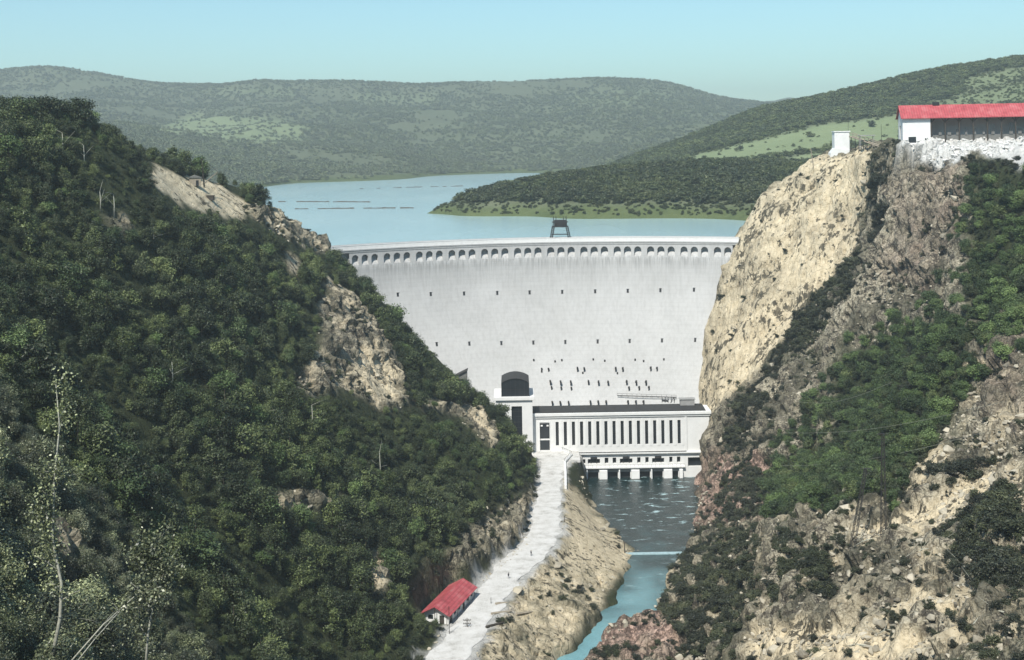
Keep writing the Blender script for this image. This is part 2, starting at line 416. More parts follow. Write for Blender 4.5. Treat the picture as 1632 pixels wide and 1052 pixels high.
BANKR = [(250,-20),(300,-12),(340,10),(366,22),(397,43),(409,48),(456,63),(482,67),(520,75),(553,80),(620,80)]
rY = np.array([p[1] for p in ROAD][::-1]); rX = np.array([p[0] for p in ROAD][::-1]); rW = np.array([p[2] for p in ROAD][::-1])
def road_x(Y): return np.interp(Y, rY, rX)
def road_w(Y): return np.interp(Y, rY, rW)
xs = np.arange(-300, 352, .85); ys = np.concatenate([np.arange(-80, 110, 4.0), np.arange(110, 640, 1.05), np.arange(640, 703, 3.0)])
GX, GY = np.meshgrid(xs, ys)
H = grid_h(xs, ys); H = gauss(H, 5, 3.0)
H0 = H.copy()
rough_w = sstep(6, 30, np.abs(GX-road_x(GY)) ) * sstep(0, 14, H0)
plate = sstep(120, 150, GX)*sstep(136, 141, H0)*sstep(440, 470, GY)
H = H0 + (2.6*fbm(GX/38, GY/38, H*0, 4, 3) + .9*fbm(GX/9, GY/9, H*0, 3, 31))*rough_w*(1-plate)
wooded = sstep(5, 40, -(GX-road_x(GY)))*sstep(100, 180, GY)*(1-sstep(575, 610, GY))
ridge_ = np.exp(-((GY-455)/75)**2)*sstep(70, 100, -GX)
H += -4.0*wooded*(1-ridge_) + 3.2*ridge_*wooded + 4.6*np.exp(-((GY-505)/50)**2)*sstep(62, 92, -GX)*(GX > -250)
# river bed, road bench and hut yard
L_ = np.interp(GY, [p[0] for p in BANKL], [p[1] for p in BANKL]) + 1.6*fbm(GY/7, GY*0, GY*0+3, 3, 5)
R_ = np.interp(GY, [p[0] for p in BANKR], [p[1] for p in BANKR]) + 2.6*fbm(GY/9, GY*0, GY*0+9, 3, 6)
inr = sstep(0, 5, np.minimum(GX-L_, R_-GX))*((GY > 250) & (GY < 600))
H = H*(1-inr) + np.minimum(H, -3.0)*inr
dr = np.abs(GX-road_x(GY))
wr = (1-sstep(0, 3.5, dr-road_w(GY)-1.0))*((GY > 296) & (GY < 556))
H = H*(1-wr) + 11.8*wr
wy = (1-sstep(0, 3, np.maximum(np.abs(GX+20-(GY-371)*.32)-6.5, np.abs(GY-371)-14)))
H = H*(1-wy) + 11.8*wy
wb = (1-sstep(0, 4, np.maximum(np.abs(GX-8)-20, np.abs(GY-562)-10)))*(GX < 27)
H = H*(1-wb) + np.where(GX < 27, 11.8, H)*wb
# level pads for the yard buildings
def pad(H, x0, x1, y0, y1, z, b):
    w_ = 1-sstep(0, b, np.maximum(np.maximum(x0-GX, GX-x1), np.maximum(y0-GY, GY-y1))); return H*(1-w_)+np.maximum(H, z)*w_
H = pad(H, 158.5, 235, 515, 545, 143.5, 3.0)
H = pad(H, 150.5, 158, 596, 606, 138.2, 3.0)
# camera stand kept clear
H = np.where((GY < 30) & (np.abs(GX) < 30), np.minimum(H, 143.6), H)
Hbase = H

def inpoly(px, py, poly):
    r = np.zeros(px.shape, bool); n = len(poly)
    for i in range(n):
        x1, y1 = poly[i]; x2, y2 = poly[(i+1) % n]
        c = ((y1 > py) != (y2 > py)) & (px < (x2-x1)*(py-y1)/((y2-y1)+1e-9)+x1)
        r ^= c
    return r
PX, PY = proj(GX, GY, H)
jx = PX + 9*fbm(GX/5, GY/5, H/5, 3, 71); jy = PY + 9*fbm(GX/5, GY/5, H/5, 3, 72)
def zone(polys, y0, y1, jit=True):
    r = np.zeros(GX.shape, bool)
    for p in polys: r |= inpoly(jx if jit else PX, jy if jit else PY, p)
    return r & (GY > y0) & (GY < y1)
Z_SCAR = [(1392,232),(1310,258),(1240,305),(1200,375),(1155,465),(1122,560),(1100,660),(1135,668),(1205,592),(1292,482),(1372,392),(1380,300)]
Z_SANDL = [[(240,262),(300,285),(345,290),(405,325),(385,352),(330,332),(285,322),(250,300)], [(560,575),(585,570),(632,590),(634,640),(600,640),(566,612)],
           [(740,655),(750,650),(790,695),(780,705)], [(452,402),(478,410),(474,440),(458,432)], [(375,338),(392,340),(390,356),(372,352)], [(520,440),(560,470),(540,480),(520,460)]]
Z_ROCKL = [[(515,455),(560,465),(605,520),(640,585),(650,645),(600,650),(550,615),(490,632),(465,600),(505,560)], [(400,325),(470,350),(535,395),(520,405),(450,375),(395,345)],
           [(855,775),(850,840),(790,880),(725,905),(665,965),(655,945),(690,900),(760,835),(835,780)], [(55,845),(95,825),(125,880),(90,900)], [(585,880),(605,880),(625,940),(600,945)],
           [(425,785),(545,790),(545,810),(430,805)], [(640,630),(760,650),(800,690),(780,720),(730,670)], [(160,345),(200,345),(215,365),(190,372)]]
Z_BANKSAND = [[(893,775),(925,800),(1008,880),(1000,912),(935,908),(868,905),(893,830)]]
Z_BANK = [[(880,750),(915,775),(1010,880),(960,965),(880,1060),(740,1060),(800,960),(850,905),(890,860)]]
Z_PINK = [[(1075,800),(1100,740),(1135,725),(1230,725),(1235,830),(1100,845)], [(935,1060),(950,1000),(1030,965),(1075,1000),(1110,1060)], [(1560,560),(1640,540),(1640,700),(1580,680)], [(1400,260),(1540,270),(1545,360),(1480,470),(1390,440),(1440,350)]]
Z_SANDR = [[(1350,850),(1430,835),(1500,812),(1545,775),(1590,735),(1600,760),(1560,800),(1550,840),(1510,850),(1440,862),(1370,872)], [(1440,760),(1500,715),(1530,740),(1500,770)], [(1450,935),(1530,955),(1520,985),(1455,970)],
           [(1205,1000),(1330,1005),(1480,1020),(1460,1060),(1200,1060)], [(1615,770),(1640,760),(1640,830),(1612,830)]]
Z_ROCKR = [[(1125,640),(1200,590),(1330,560),(1330,700),(1230,740),(1120,735)], [(1200,850),(1640,700),(1640,1060),(1180,1060)], [(1390,250),(1550,260),(1550,500),(1330,560),(1250,560),(1380,400)], [(1050,850),(1230,840),(1230,1060),(1060,1060)], [(1540,520),(1640,500),(1640,760),(1540,760)]]
Z_WOODR = [[(1535,262),(1640,245),(1640,560),(1565,610),(1480,735),(1440,815),(1225,835),(1225,735),(1320,610),(1350,555),(1500,490),(1525,400)]]
Z_DARKR = [[(1388,238),(1440,250),(1430,330),(1380,440),(1280,560),(1190,650),(1160,650),(1215,590),(1300,480),(1376,392)], [(1060,900),(1100,850),(1220,850),(1210,950),(1200,1060),(1120,1060),(1050,960)], [(1500,870),(1560,800),(1640,790),(1640,960),(1560,960)], [(1150,760),(1230,740),(1230,830),(1150,830)], [(1470,760),(1560,745),(1560,780),(1490,785)],
           [(1180,640),(1230,620),(1240,720),(1140,730)], [(1240,860),(1330,870),(1330,960),(1230,960)]]
Z_RUBBLE = [[(1425,205),(1640,185),(1640,270),(1560,250),(1500,272),(1440,240)]]
def sm(mask, s=1.0): return gauss(mask.astype(float), s, s)
scar = sm(zone([Z_SCAR], 540, 640), 1.2)
scar = np.maximum(scar, sm((GY > 560) & (GY < 612) & (GX > 78) & (GX < 150) & (H0 < 139) & (H0 > 5), 2.5)*.9)
sandL = sm(zone(Z_SANDL, 200, 620)); rockL = sm(zone(Z_ROCKL, 100, 620)); bank = sm(zone(Z_BANK, 320, 560)); bsand = sm(zone(Z_BANKSAND, 400, 560), 2)
bank *= sstep(.3, 2.5, GX-road_x(GY)-road_w(GY)); bsand *= sstep(.3, 2.5, GX-road_x(GY)-road_w(GY))
pink = np.maximum(sm(zone(Z_PINK[:2], 140, 560)), .27*sm(zone(Z_PINK[2:], 140, 560))); sandR = sm(zone(Z_SANDR, 140, 480)); rockR = sm(zone(Z_ROCKR, 140, 600))
rubble = sm(zone(Z_RUBBLE, 430, 560))*sstep(132, 137, H)
roadside = (1-sstep(.6, 3.2, dr-road_w(GY)+1.8*fbm(GX/4, GY/4, H*0, 3, 75)))*((GY > 297) & (GY < 556))
woodR = sm(zone(Z_WOODR, 150, 545), 2)
rightside = sstep(0, 4, GX-R_)
rockA = np.clip(np.maximum.reduce([rockL, bank*.5*(1-.85*np.clip(bsand*1.2, 0, 1)), rockR, pink*.5, rightside*(GY > 120)*(GY < 620)*.65*(1-woodR), scar]), 0, 1)
sandA = np.clip(np.maximum.reduce([scar*(.85+.45*fbm(GX/9, GY/9, H/14, 4, 91)), sandL*1.1, bsand*1.0, bank*(.68+.7*fbm(GX/6, GY/6, H/6, 3, 92)), rockL*(.2+1.1*fbm(GX/7, GY/7, H/7, 3, 95)), rockR*(H < 80)*(GY < 420)*(.12+.8*fbm(GX/8, GY/8, H/8, 3, 96)), sandR*1.1]), 0, 1)
pinkA = np.clip(pink*(.75+.6*fbm(GX/7, GY/7, H/7, 3, 93)), 0, 1)
# displacement along the surface normal: broken rock
P = np.stack([GX, GY, H], -1)
dX = np.gradient(P, axis=1); dY = np.gradient(P, axis=0)
N = np.cross(dX, dY); N /= np.linalg.norm(N, axis=-1, keepdims=True)+1e-9
sel = (rockA > .02) & (GY > 130) & (GY < 630)
d = np.zeros(H.shape)
x_, y_, z_ = GX[sel], GY[sel], H[sel]
f1, fe, cv = cells(x_/7.0+.3*fbm(x_/6, y_/6, z_/6, 2, 8), y_/7.0, z_/10.0, 3)
g1, ge, gv = cells(x_/2.6, y_/2.6, z_/3.4, 13)
k = 2.4*(cv-.5) + 1.0*np.minimum(fe, .35)/.35 + .9*(gv-.5) + .4*np.minimum(ge, .3)/.3 + 1.5*ridged(x_/15, y_/15, z_/22, 3, 44)-1.2
amp = np.clip(rockA[sel], 0, 1)*(1-.6*np.clip(sandA[sel], 0, 1))*1.7
amp *= np.where(scar[sel] > .3, .55, 1)
k = k + np.clip(scar[sel], 0, 1)*2.6*(ridged((.9*x_-.42*z_)/7+.4*fbm(x_/5, y_/5, z_/9, 2, 46), y_/14, (.42*x_+.9*z_)/34, 3, 45)-.3)
d[sel] = k*amp
near_road = 1-sstep(0, 3, dr-road_w(GY)-1.5)
d *= (1-near_road*((GY > 296) & (GY < 556)))*(1-wy)*(1-wb)
P = P + N*d[..., None]
P[..., 2] = np.where(inr > .8, np.minimum(P[..., 2], -1.0), P[..., 2])
ny, nx = GX.shape
idx = np.arange(ny*nx).reshape(ny, nx)
Q = np.stack([idx[:-1, :-1], idx[:-1, 1:], idx[1:, 1:], idx[1:, :-1]], -1).reshape(-1, 4)
ground = npmesh('ground', P.reshape(-1, 3), Q, M['ground'], True, dict(rock=rockA, sand=sandA, pink=pinkA, rubble=np.clip(np.maximum(rubble*1.2, roadside*.8), 0, 1)))
fs_ = (rockA < .35) | (scar > .5)*(sandA > 1.5)
ground.data.polygons.foreach_set('use_smooth', fs_[:-1, :-1].ravel())
put(ground, kind='structure')
def hz(x, y):
    """ground height"""
    j = int(np.clip(np.searchsorted(xs, x), 1, nx-1)); i = int(np.clip(np.searchsorted(ys, y), 1, ny-1))
    tx = (x-xs[j-1])/(xs[j]-xs[j-1]); ty = (y-ys[i-1])/(ys[i]-ys[i-1])
    Z = P[..., 2]
    return float((Z[i-1, j-1]*(1-tx)+Z[i-1, j]*tx)*(1-ty)+(Z[i, j-1]*(1-tx)+Z[i, j]*tx)*ty)
def hit(px, py, y0=110, y1=640):
    """where a bearing meets the ground"""
    for Y in np.arange(y0, y1, .7):
        x, y, z = W(px, py, Y)
        if xs[0] < x < xs[-1] and z <= hz(x, y): return Vector((x, y, hz(x, y)))
    return None

# far hills: the same survey, in a fan-shaped grid
us = np.linspace(-.72, .72, 560)
fy = np.concatenate([np.arange(698, 1180, 5.0), 1180*np.exp(np.linspace(0, math.log(6500/1180), 230))])
FU, FY = np.meshgrid(us, fy); FX = FU*FY
FH = np.empty(FX.shape)
for i, y in enumerate(fy):
    a = max(0, min(len(YS)-2, int(np.searchsorted(YS, y, 'right')-1))); t = (y-YS[a])/(YS[a+1]-YS[a])
    A, B = SEC[YS[a]], SEC[YS[a+1]]
    # morph along fan lines so ridges keep their course
    sa, sb = (YS[a]/y if y > 1300 else 1), (YS[a+1]/y if y > 1300 else 1)
    FH[i] = np.interp(FX[i]*sa, [p[0] for p in A], [p[1] for p in A])*(1-t) + np.interp(FX[i]*sb, [p[0] for p in B], [p[1] for p in B])*t
FH = gauss(FH, 2.0, 3.5)
up = sstep(98, 112, FH)
amp = 2 + 22*sstep(1500, 2600, FY)
FH = FH + up*amp*(.55*fbm(FX/260, FY/260, FX*0, 5, 61) - .75*(np.abs(vnoise(FX/330, FY/420, FX*0, 66))<.12)*0 + .45*ridged(FX/420, FY/420, FX*0, 4, 63)-.35)*(1-.75*sstep(3500, 3700, FY)*(1-sstep(3700, 3900, FY)))
FH = np.where(FY < 712, FH-.4, FH)
QX, QY = proj(FX, FY, FH)
kx = QX + 7*fbm(FX/60, FY/60, FX*0, 3, 81); ky = QY + 3*fbm(FX/60, FY/60, FX*0, 3, 82)
FIELDS = [([(1100,250),(1180,228),(1290,203),(1435,182),(1440,205),(1440,224),(1330,234),(1230,249),(1150,256),(1100,260)], 1120, 1420),
          ([(1215,262),(1300,245),(1330,250),(1240,268)], 1020, 1420), ([(1480,165),(1640,128),(1640,158),(1500,178)], 1100, 1650),
          ([(1530,130),(1640,105),(1640,120),(1540,145)], 1100, 1650),
          ([(235,208),(330,188),(420,186),(500,205),(470,228),(370,226),(300,214)], 1500, 3700), ([(250,198),(330,180),(300,200)], 1500, 3700),
          ([(560,150),(700,150),(690,165),(580,165)], 1500, 3900), ([(900,150),(1060,140),(1090,160),(930,170)], 1500, 3900), ([(330,140),(480,140),(470,150),(350,152)], 1500, 3900)]
field = np.zeros(FX.shape)
for k_, (p, a, b) in enumerate(FIELDS):
    field = np.maximum(field, (inpoly(kx, ky, p) & (FY > a) & (FY < b))*(1.0 if k_ < 2 else .6 if k_ < 4 else .9 if k_ < 6 else .35))
field = gauss(field, .8, .8)
shore = (1-sstep(101.5, 106, FH+1.5*fbm(FX/25, FY/25, FX*0, 3, 83)))*(FH > 90)
fny, fnx = FX.shape
fi = np.arange(fny*fnx).reshape(fny, fnx)
FQ = np.stack([fi[:-1, :-1], fi[:-1, 1:], fi[1:, 1:], fi[1:, :-1]], -1).reshape(-1, 4)
FP = np.stack([FX, FY, FH], -1)
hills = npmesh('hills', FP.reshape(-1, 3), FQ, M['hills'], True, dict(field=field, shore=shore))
put(hills, kind='structure')

# ------------------------------------------------------------------ water and road
rys = np.arange(250, 612, 1.5)
V, att_f, att_d = [], [], []
ncol = 41
for y in rys:
    l = np.interp(y, [p[0] for p in BANKL], [p[1] for p in BANKL])-7; r = np.interp(y, [p[0] for p in BANKR], [p[1] for p in BANKR])+7
    for c in range(ncol):
        x = l+(r-l)*c/(ncol-1); V.append((x, y, 0))
V = np.array(V)
V[:, 2] = .12*fbm(V[:, 0]/2.5, V[:, 1]/4, V[:, 0]*0, 3, 15)*sstep(455, 500, V[:, 1])
foam = np.exp(-((V[:, 0]-56)/15)**2-((V[:, 1]-540)/17)**2)*1.25 + np.exp(-((V[:, 0]-75)/5)**2-((V[:, 1]-548)/10)**2)*1.3 + .55*np.exp(-((V[:, 1]-505)/30)**2) + .25*sstep(380, 440, V[:, 1])
dark_water = sstep(350, 480, V[:, 1] + 30*fbm(V[:, 0]/12, V[:, 1]/12, V[:, 0]*0, 3, 19))  # shade by the power house painted in, with the pool's deeper colour
ri = np.arange(len(rys)*ncol).reshape(len(rys), ncol)
river = npmesh('river_water', V, np.stack([ri[:-1, :-1], ri[:-1, 1:], ri[1:, 1:], ri[1:, :-1]], -1).reshape(-1, 4), M['river'], True, dict(foam=np.clip(foam, 0, 1), dark_water=dark_water))
put(river, kind='structure')
b = MB(); b.face([(24+189*math.sin(t), 436+189*math.cos(t), 96.8) for t in np.linspace(-.72, .72, 40)] + [(520, 640, 96.8), (700, 2500, 96.8), (-900, 2500, 96.8), (-700, 640, 96.8)])
put(b.build('reservoir_water', M['reservoir']), kind='structure')
rv, k = [], 0
rdys = np.arange(297, 554, 1.2)
for y in rdys:
    x, w = float(road_x(y)), float(road_w(y))
    for c in np.linspace(-1, 1, 13):
        e = abs(c) == 1
        rv.append((x+c*w + (.9*float(fbm(np.array(y/6.0), np.array(c*5.0), np.array(.0), 3, 7)) if e else 0), y, 12.0 - .10*e + .05*math.sin(y*1.7+c*9)*(not e)))
ri = np.arange(len(rdys)*13).reshape(len(rdys), 13)
road = npmesh('road', np.array(rv), np.stack([ri[:-1, :-1], ri[:-1, 1:], ri[1:, 1:], ri[1:, :-1]], -1).reshape(-1, 4), M['road'])
put(road, kind='structure')
# ------------------------------------------------------------------ the dam
DX, DY, DR = 24.0, 436.0, 185.0
ZP = [0, 30, 52, 76, 90, 91.6, 94.4, 101]; AP = [42, 22, 11, 5, .5, .2, -2.5, -2.5]
def bat(z): return .5+41.5*((90-z)/90)**1.75 if z < 90 else float(np.interp(z, ZP, AP))
def cyl(th, r, z): return Vector((DX+r*math.sin(th), DY+r*math.cos(th), z))
def on_face(px, py, off=0):
    u = W(px, py, 1.0); Y = 600.0
    for _ in range(30):
        x, z = u[0]*Y, CZ+(u[2]-CZ)*Y
        r = DR-bat(z)-off; Y = DY+math.sqrt(max(1, r*r-(x-DX)**2))
    return math.atan2(x-DX, Y-DY), z, r
TH0, TH1 = math.radians(-41), math.radians(31)
def sweep(name, prof, mat, parent, t0=TH0, t1=TH1, n=120, stain=None, closed=True):
    """profile of (r, z) swept round the dam's centre"""
    ths = np.linspace(t0, t1, n); m = len(prof)
    V = np.array([[DX+r*math.sin(t), DY+r*math.cos(t), z] for t in ths for r, z in prof])
    i = np.arange(n*m).reshape(n, m)
    jn = np.roll(i, -1, axis=1) if closed else i[:, 1:]
    ia = i if closed else i[:, :-1]
    Qd = np.stack([ia[:-1], jn[:-1], jn[1:], ia[1:]], -1).reshape(-1, 4)
    caps = []
    o = npmesh(name, V, Qd, mat, False, dict(stain=[stain(z) if stain else 0 for t in ths for r, z in prof]))
    o.parent = parent
    return o
dam = empty('dam', (DX, DY+DR, 0), 0, 'tall pale concrete arch dam with a row of small arches below its crest', 'dam')
def dchild(o):
    o.parent = dam; o.matrix_parent_inverse = Matrix.Translation(-dam.location); return o
zs = list(range(-4, 87, 3)) + [88, 89.5, 90.6, 91.6, 93, 94.4, 98.2]
wall_prof = [(DR-bat(z), z) for z in zs] + [(DR+5.0, 98.2), (DR+7, -4)]
o = sweep('wall', wall_prof, M['dam'], None, n=160, stain=lambda z: float(np.interp(z, [78, 86, 91, 93], [0, .2, .8, .25]))); dchild(o)
o = sweep('crest_slab', [(DR-.45, 98.2), (DR-.6, 98.5), (DR-.6, 99.0), (DR+5.6, 99.0), (DR+5.6, 98.2)], M['dam'], None, n=120); dchild(o)
o = sweep('parapet', [(DR-.4, 99.0), (DR-.4, 100.75), (DR-.5, 100.75), (DR-.5, 101), (DR+.1, 101), (DR+.1, 99.0)], M['trim'], None, n=120); dchild(o)
o = sweep('parapet', [(DR+4.9, 99.0), (DR+4.9, 101), (DR+5.4, 101), (DR+5.4, 99.0)], M['dam'], None, n=120); dchild(o)
o = sweep('cornice', [(DR-.4, 98.15), (DR-.3, 97.5), (DR-.1, 97.5), (DR-.1, 98.2)], M['dam'], None, n=120); dchild(o)
# arcade: panels with an arched opening carried on tapered corbels
RF = .12
def arch_bay(tc, wl, wr_):
    """one arch of the corbel arcade, wl / wr_ half widths in metres"""
    bm = bmesh.new(); rr = DR
    w, zt, zs_, zb = 1.72, 97.6, 94.7, 91.2
    def pt(s, dpt, z): return cyl(tc+s/rr, DR-dpt, z)
    n = 8
    arc = [(-w*math.cos(PI*k/n), zs_+w*math.sin(PI*k/n)) for k in range(n+1)]
    front = [[pt(s, RF, z) for s, z in arc]]
    def vs(l): return [bm.verts.new(p) for p in l]
    Af = vs([pt(s, RF, z) for s, z in arc]); Ab = vs([pt(s, -2.55, z) for s, z in arc])
    xs_t = [-wl]+[s for s, z in arc[1:-1]]+[wr_]
    Tf = vs([pt(s, RF, zt) for s in xs_t])
    for k in range(n):
        bm.faces.new((Af[k], Af[k+1], Tf[k+1], Tf[k])); bm.faces.new((Af[k+1], Af[k], Ab[k], Ab[k+1]))
    # piers: front tapering back to the wall at the foot
    for a, b_ in ((-wl, -w), (w, wr_)):
        P4 = vs([pt(a, RF, zs_), pt(b_, RF, zs_), pt(a, .3, zb), pt(b_, .3, zb), pt(a, -2.55, zs_), pt(b_, -2.55, zs_), pt(a, .1, zb), pt(b_, .1, zb)])
        bm.faces.new((P4[0], P4[1], P4[3], P4[2])); bm.faces.new((P4[0], P4[2], P4[6], P4[4])); bm.faces.new((P4[1], P4[5], P4[7], P4[3]))
        if a == -wl:
            q = vs([pt(a, RF, zs_), pt(b_, RF, zs_), pt(a, RF, zt)]); bm.faces.new(q)
        else:
            q = vs([pt(a, RF, zs_), pt(b_, RF, zs_), pt(b_, RF, zt)]); bm.faces.new(q)
    bmesh.ops.remove_doubles(bm, verts=bm.verts, dist=.002)
    bmesh.ops.recalc_face_normals(bm, faces=bm.faces)
    me = D.meshes.new('arch'); bm.to_mesh(me); bm.free(); me.materials.append(M['dam'])
    o = D.objects.new('arch', me); COL.objects.link(o); dchild(o)
t1 = math.radians(-5.33); dt = math.radians(4.99)
for k in range(-6, 7):
    for j in (-1, 0, 1):
        tc = t1+dt*k+j*4.95/DR
        if tc < TH0+.15 or tc > TH1-.1: continue
        arch_bay(tc, 2.475 if j != -1 else 3.1, 2.475 if j != 1 else 3.1)
# two rows of drain openings; near-black boxes stand in for their shaded insides
def drain(px, py):
    th, z, r = on_face(px, py)
    b = MB(); sl = (bat(z-1)-bat(z+1))/2
    b.box(-.5, .5, -.04, .8, -.95, .95); 
    f = lambda c: cyl(th+c.x/r, r+c.y+sl*c.z, z+c.z)
    dchild(b.build('drain_opening_dark', M['dark'], None, f))
    b = MB(); b.box(-.7, .7, -.3, .5, .95, 1.2)
    dchild(b.build('drain_hood', M['dam'], None, f))
for px in (634, 686.5, 739.5, 792.5, 844, 896, 948.5, 1000.5, 1052.5, 1106, 1159.5): drain(px, 465.5-(px-816)*.0165+1)
for px in (696, 748, 799, 850, 901, 952.5, 1003.5, 1055, 1108, 1129): drain(px, 546.5-(px-816)*.0165)
# steel anchor stubs left in the lower face
def zz5(x, y): return 740+x/3.709, 560+y/3.709
for x, y, ln in [(457,104,.5),(497,104,.9),(668,98,1.5),(708,100,1.3),(895,98,1.5),(937,100,1.4),(1103,96,1.4),(1140,98,1.2),
              (507,176,1.7),(568,178,1.9),(628,178,1.8),(733,176,1.6),(793,178,1.9),(850,180,1.7),(960,176,1.7),(1017,178,1.8),(1075,178,1.8),
              (515,212,.9),(572,215,.9),(632,216,.9),(974,214,1.2),(1034,212,1.2),(1092,212,1.2),
              (410,52,.35),(536,60,.3),(576,52,.35),(762,48,.3),(830,56,.3),(1010,50,.35),(1060,58,.3),(1180,48,.3),(457,120,.3),(700,128,.3),(905,130,.3),(519,300,1.4),(566,300,1.4),(615,300,1.4),(745,296,1.5),(791,296,1.5),(838,296,1.5),(968,296,1.4),(1015,296,1.4),(1060,296,1.4)]:
    th, z, r = on_face(*zz5(x, y))
    b = MB(); b.box(-.34, .34, -ln*1.35, .6, -.3, .55); b.box(-.2, .2, -ln*.8, .5, -1.5, -.3)
    dchild(b.build('anchor_stub', M['steel'], None, lambda c: cyl(th+c.x/r, r+c.y, z+c.z)))
# inspection catwalk and its platform
thA, zA, rA = on_face(*zz5(905, 258)); thB = on_face(*zz5(1258, 254))[0]; thP = on_face(*zz5(1172, 258))[0]; thQ = on_face(*zz5(1245, 258))[0]
cw = empty('catwalk', cyl((thA+thB)/2, rA, zA), 0, 'thin dark steel catwalk across the lower dam face above the power house roof', 'catwalk')
def cwc(b, nm, mt):
    o = b.build(nm, mt); o.parent = cw; o.matrix_parent_inverse = Matrix.Translation(-cw.location)
b = MB(); b.bar(cyl(thA, rA-1.3, zA), cyl(thB, rA-1.3, zA), .2); cwc(b, 'walkway', M['steel'])
b = MB(); b.bar(cyl(thA, rA-1.5, zA+1), cyl(thB, rA-1.5, zA+1), .07)
for k in range(13):
    t = thA+(thB-thA)*k/12; b.bar(cyl(t, rA-1.5, zA), cyl(t, rA-1.5, zA+1), .05)
cwc(b, 'railing', M['steel'])
b = MB()
for k in range(8):
    t = thA+(thB-thA)*(k+.5)/8; b = MB(); b.bar(cyl(t, rA+2.5, zA-.9), cyl(t, rA-1.3, zA), .09); cwc(b, 'bracket', M['steel'])
pass
b = MB()
for k in range(5):
    t = thP+(thQ-thP)*k/4
    b.bar(cyl(t, rA-1.5, zA), cyl(t, rA-1.7, zA-4.6), .12)
b.bar(cyl(thP, rA-1.7, zA-4.4), cyl(thQ, rA-1.7, zA-4.4), .25); b.bar(cyl(thP, rA-1.6, zA-1.6), cyl((thP+thQ)/2, rA-1.6, zA-1.7), .35)
b.bar(cyl(thQ, rA-1.6, zA), cyl((thP+thQ)/2, rA-1.7, zA-4.4), .1)
cwc(b, 'hanging_platform', M['steel'])

# gantry crane on the crest
gx = W(893.5, 385, 620)[0]; tg = math.asin((gx-DX)/(DR+2.7)); gp = cyl(tg, DR+2.7, 99.0)
gan = empty('gantry_crane', gp, -tg, 'dark steel lattice gantry standing astride the dam crest above the arches', 'gantry')
for sy in (-1, 1):
    for sx in (-1, 1):
        b = MB(); top = Vector((sx*3.3, sy*1.5, 7.2)); bot = Vector((sx*4.7, sy*1.75, 0.0)); w_ = .55
        c1, c2 = bot+Vector((-w_, 0, 0)), bot+Vector((w_, 0, 0)); d1, d2 = top+Vector((-w_, 0, 0)), top+Vector((w_, 0, 0))
        b.bar(c1, d1, .13); b.bar(c2, d2, .13)
        for k in range(7):
            p, q = c1.lerp(d1, k/7), c2.lerp(d2, (k+1)/7); p2, q2 = c2.lerp(d2, k/7), c1.lerp(d1, (k+1)/7)
            b.bar(p, q, .075); b.bar(q2, q, .075)
        b.build('leg', M['steel'], gan)
b = MB()
for sy in (-1, 1):
    b.bar((-3.9, sy*1.5, 7.2), (3.9, sy*1.5, 7.2), .3); b.bar((-4.0, sy*1.62, 3.4), (4.0, sy*1.62, 3.4), .13)
    b.bar((-3.9, sy*1.5, 9.4), (3.9, sy*1.5, 9.4), .18)
for sx in (-1, 1): b.bar((sx*3.6, -1.5, 7.2), (sx*3.6, 1.5, 7.2), .25)
b.build('bridge_beam', M['steel'], gan)
b = MB(); b.box(-2.9, 2.9, -1.7, 1.7, 7.5, 10.4, .1); b.build('machine_house', M['steel'], gan)
for sx in (-1, -.62, .55, .95):
    b = MB(); b.bar((sx*3.4, -2.0, 7.2), (sx*3.1, -1.4, 12.2 if abs(sx) > .6 else 11.4), .12); b.bar((sx*3.1, -1.4, 11.3), (sx*3.1, 1.4, 11.6), .1); b.bar((sx*3.4, 2.0, 7.2), (sx*3.1, 1.4, 12.0), .12)
    b.build('jib_frame', M['steel'], gan)
b = MB()
for sy in (-1, 1): b.box(-5.6, 5.6, sy*1.75-.3, sy*1.75+.3, 0, .35)
for k in range(6):
    b.box(-5.3+k*2.0, -4.5+k*2.0, -2.15, -1.4, 0.35, .9, .05)
b.build('bogie', M['steel'], gan)

# ------------------------------------------------------------------ power house
def facade(b, x0, x1, z0, z1, holes, y=0, depth=.9):
    """front wall with real openings; holes are (xa, xb, za, zb)"""
    X = sorted({x0, x1, *[h[0] for h in holes], *[h[1] for h in holes]}); Zs = sorted({z0, z1, *[h[2] for h in holes], *[h[3] for h in holes]})
    for i in range(len(X)-1):
        for j in range(len(Zs)-1):
            cx, cz = (X[i]+X[i+1])/2, (Zs[j]+Zs[j+1])/2
            if any(h[0] < cx < h[1] and h[2] < cz < h[3] for h in holes): continue
            b.face([(X[i], y, Zs[j]), (X[i+1], y, Zs[j]), (X[i+1], y, Zs[j+1]), (X[i], y, Zs[j+1])])
    for a, c, e, f in holes:
        b.face([(a, y, e), (a, y, f), (a, y+depth, f), (a, y+depth, e)]); b.face([(c, y, e), (c, y+depth, e), (c, y+depth, f), (c, y, f)])
        b.face([(a, y, f), (c, y, f), (c, y+depth, f), (a, y+depth, f)]); b.face([(a, y, e), (a, y+depth, e), (c, y+depth, e), (c, y, e)])
PHX, PHY = 6.8, 559.0
def hx(zx): return (740+zx/3.709-823.5)*.274 - PHX
ph = empty('power_house', (PHX, PHY, 0), 0, 'long white power house with tall narrow dark windows at the foot of the dam', 'power house')
strips = [(hx(550+48.05*k)-.68, hx(550+48.05*k)+.68, 14.6, 25.0) for k in range(16)]
door = (hx(447), hx(505), 12.6, 24.6)
XR = hx(1450); XP = hx(1312)
b = MB()
facade(b, 0, XR, 11.4, 27.6, strips+[door], 0, 1.0)
b.face([(0, 0, 11.4), (0, 12, 11.4), (0, 12, 27.6), (0, 0, 27.6)]); b.face([(XR, 0, 11.4), (XR, 0, 27.6), (XR, 12, 27.6), (XR, 12, 11.4)])
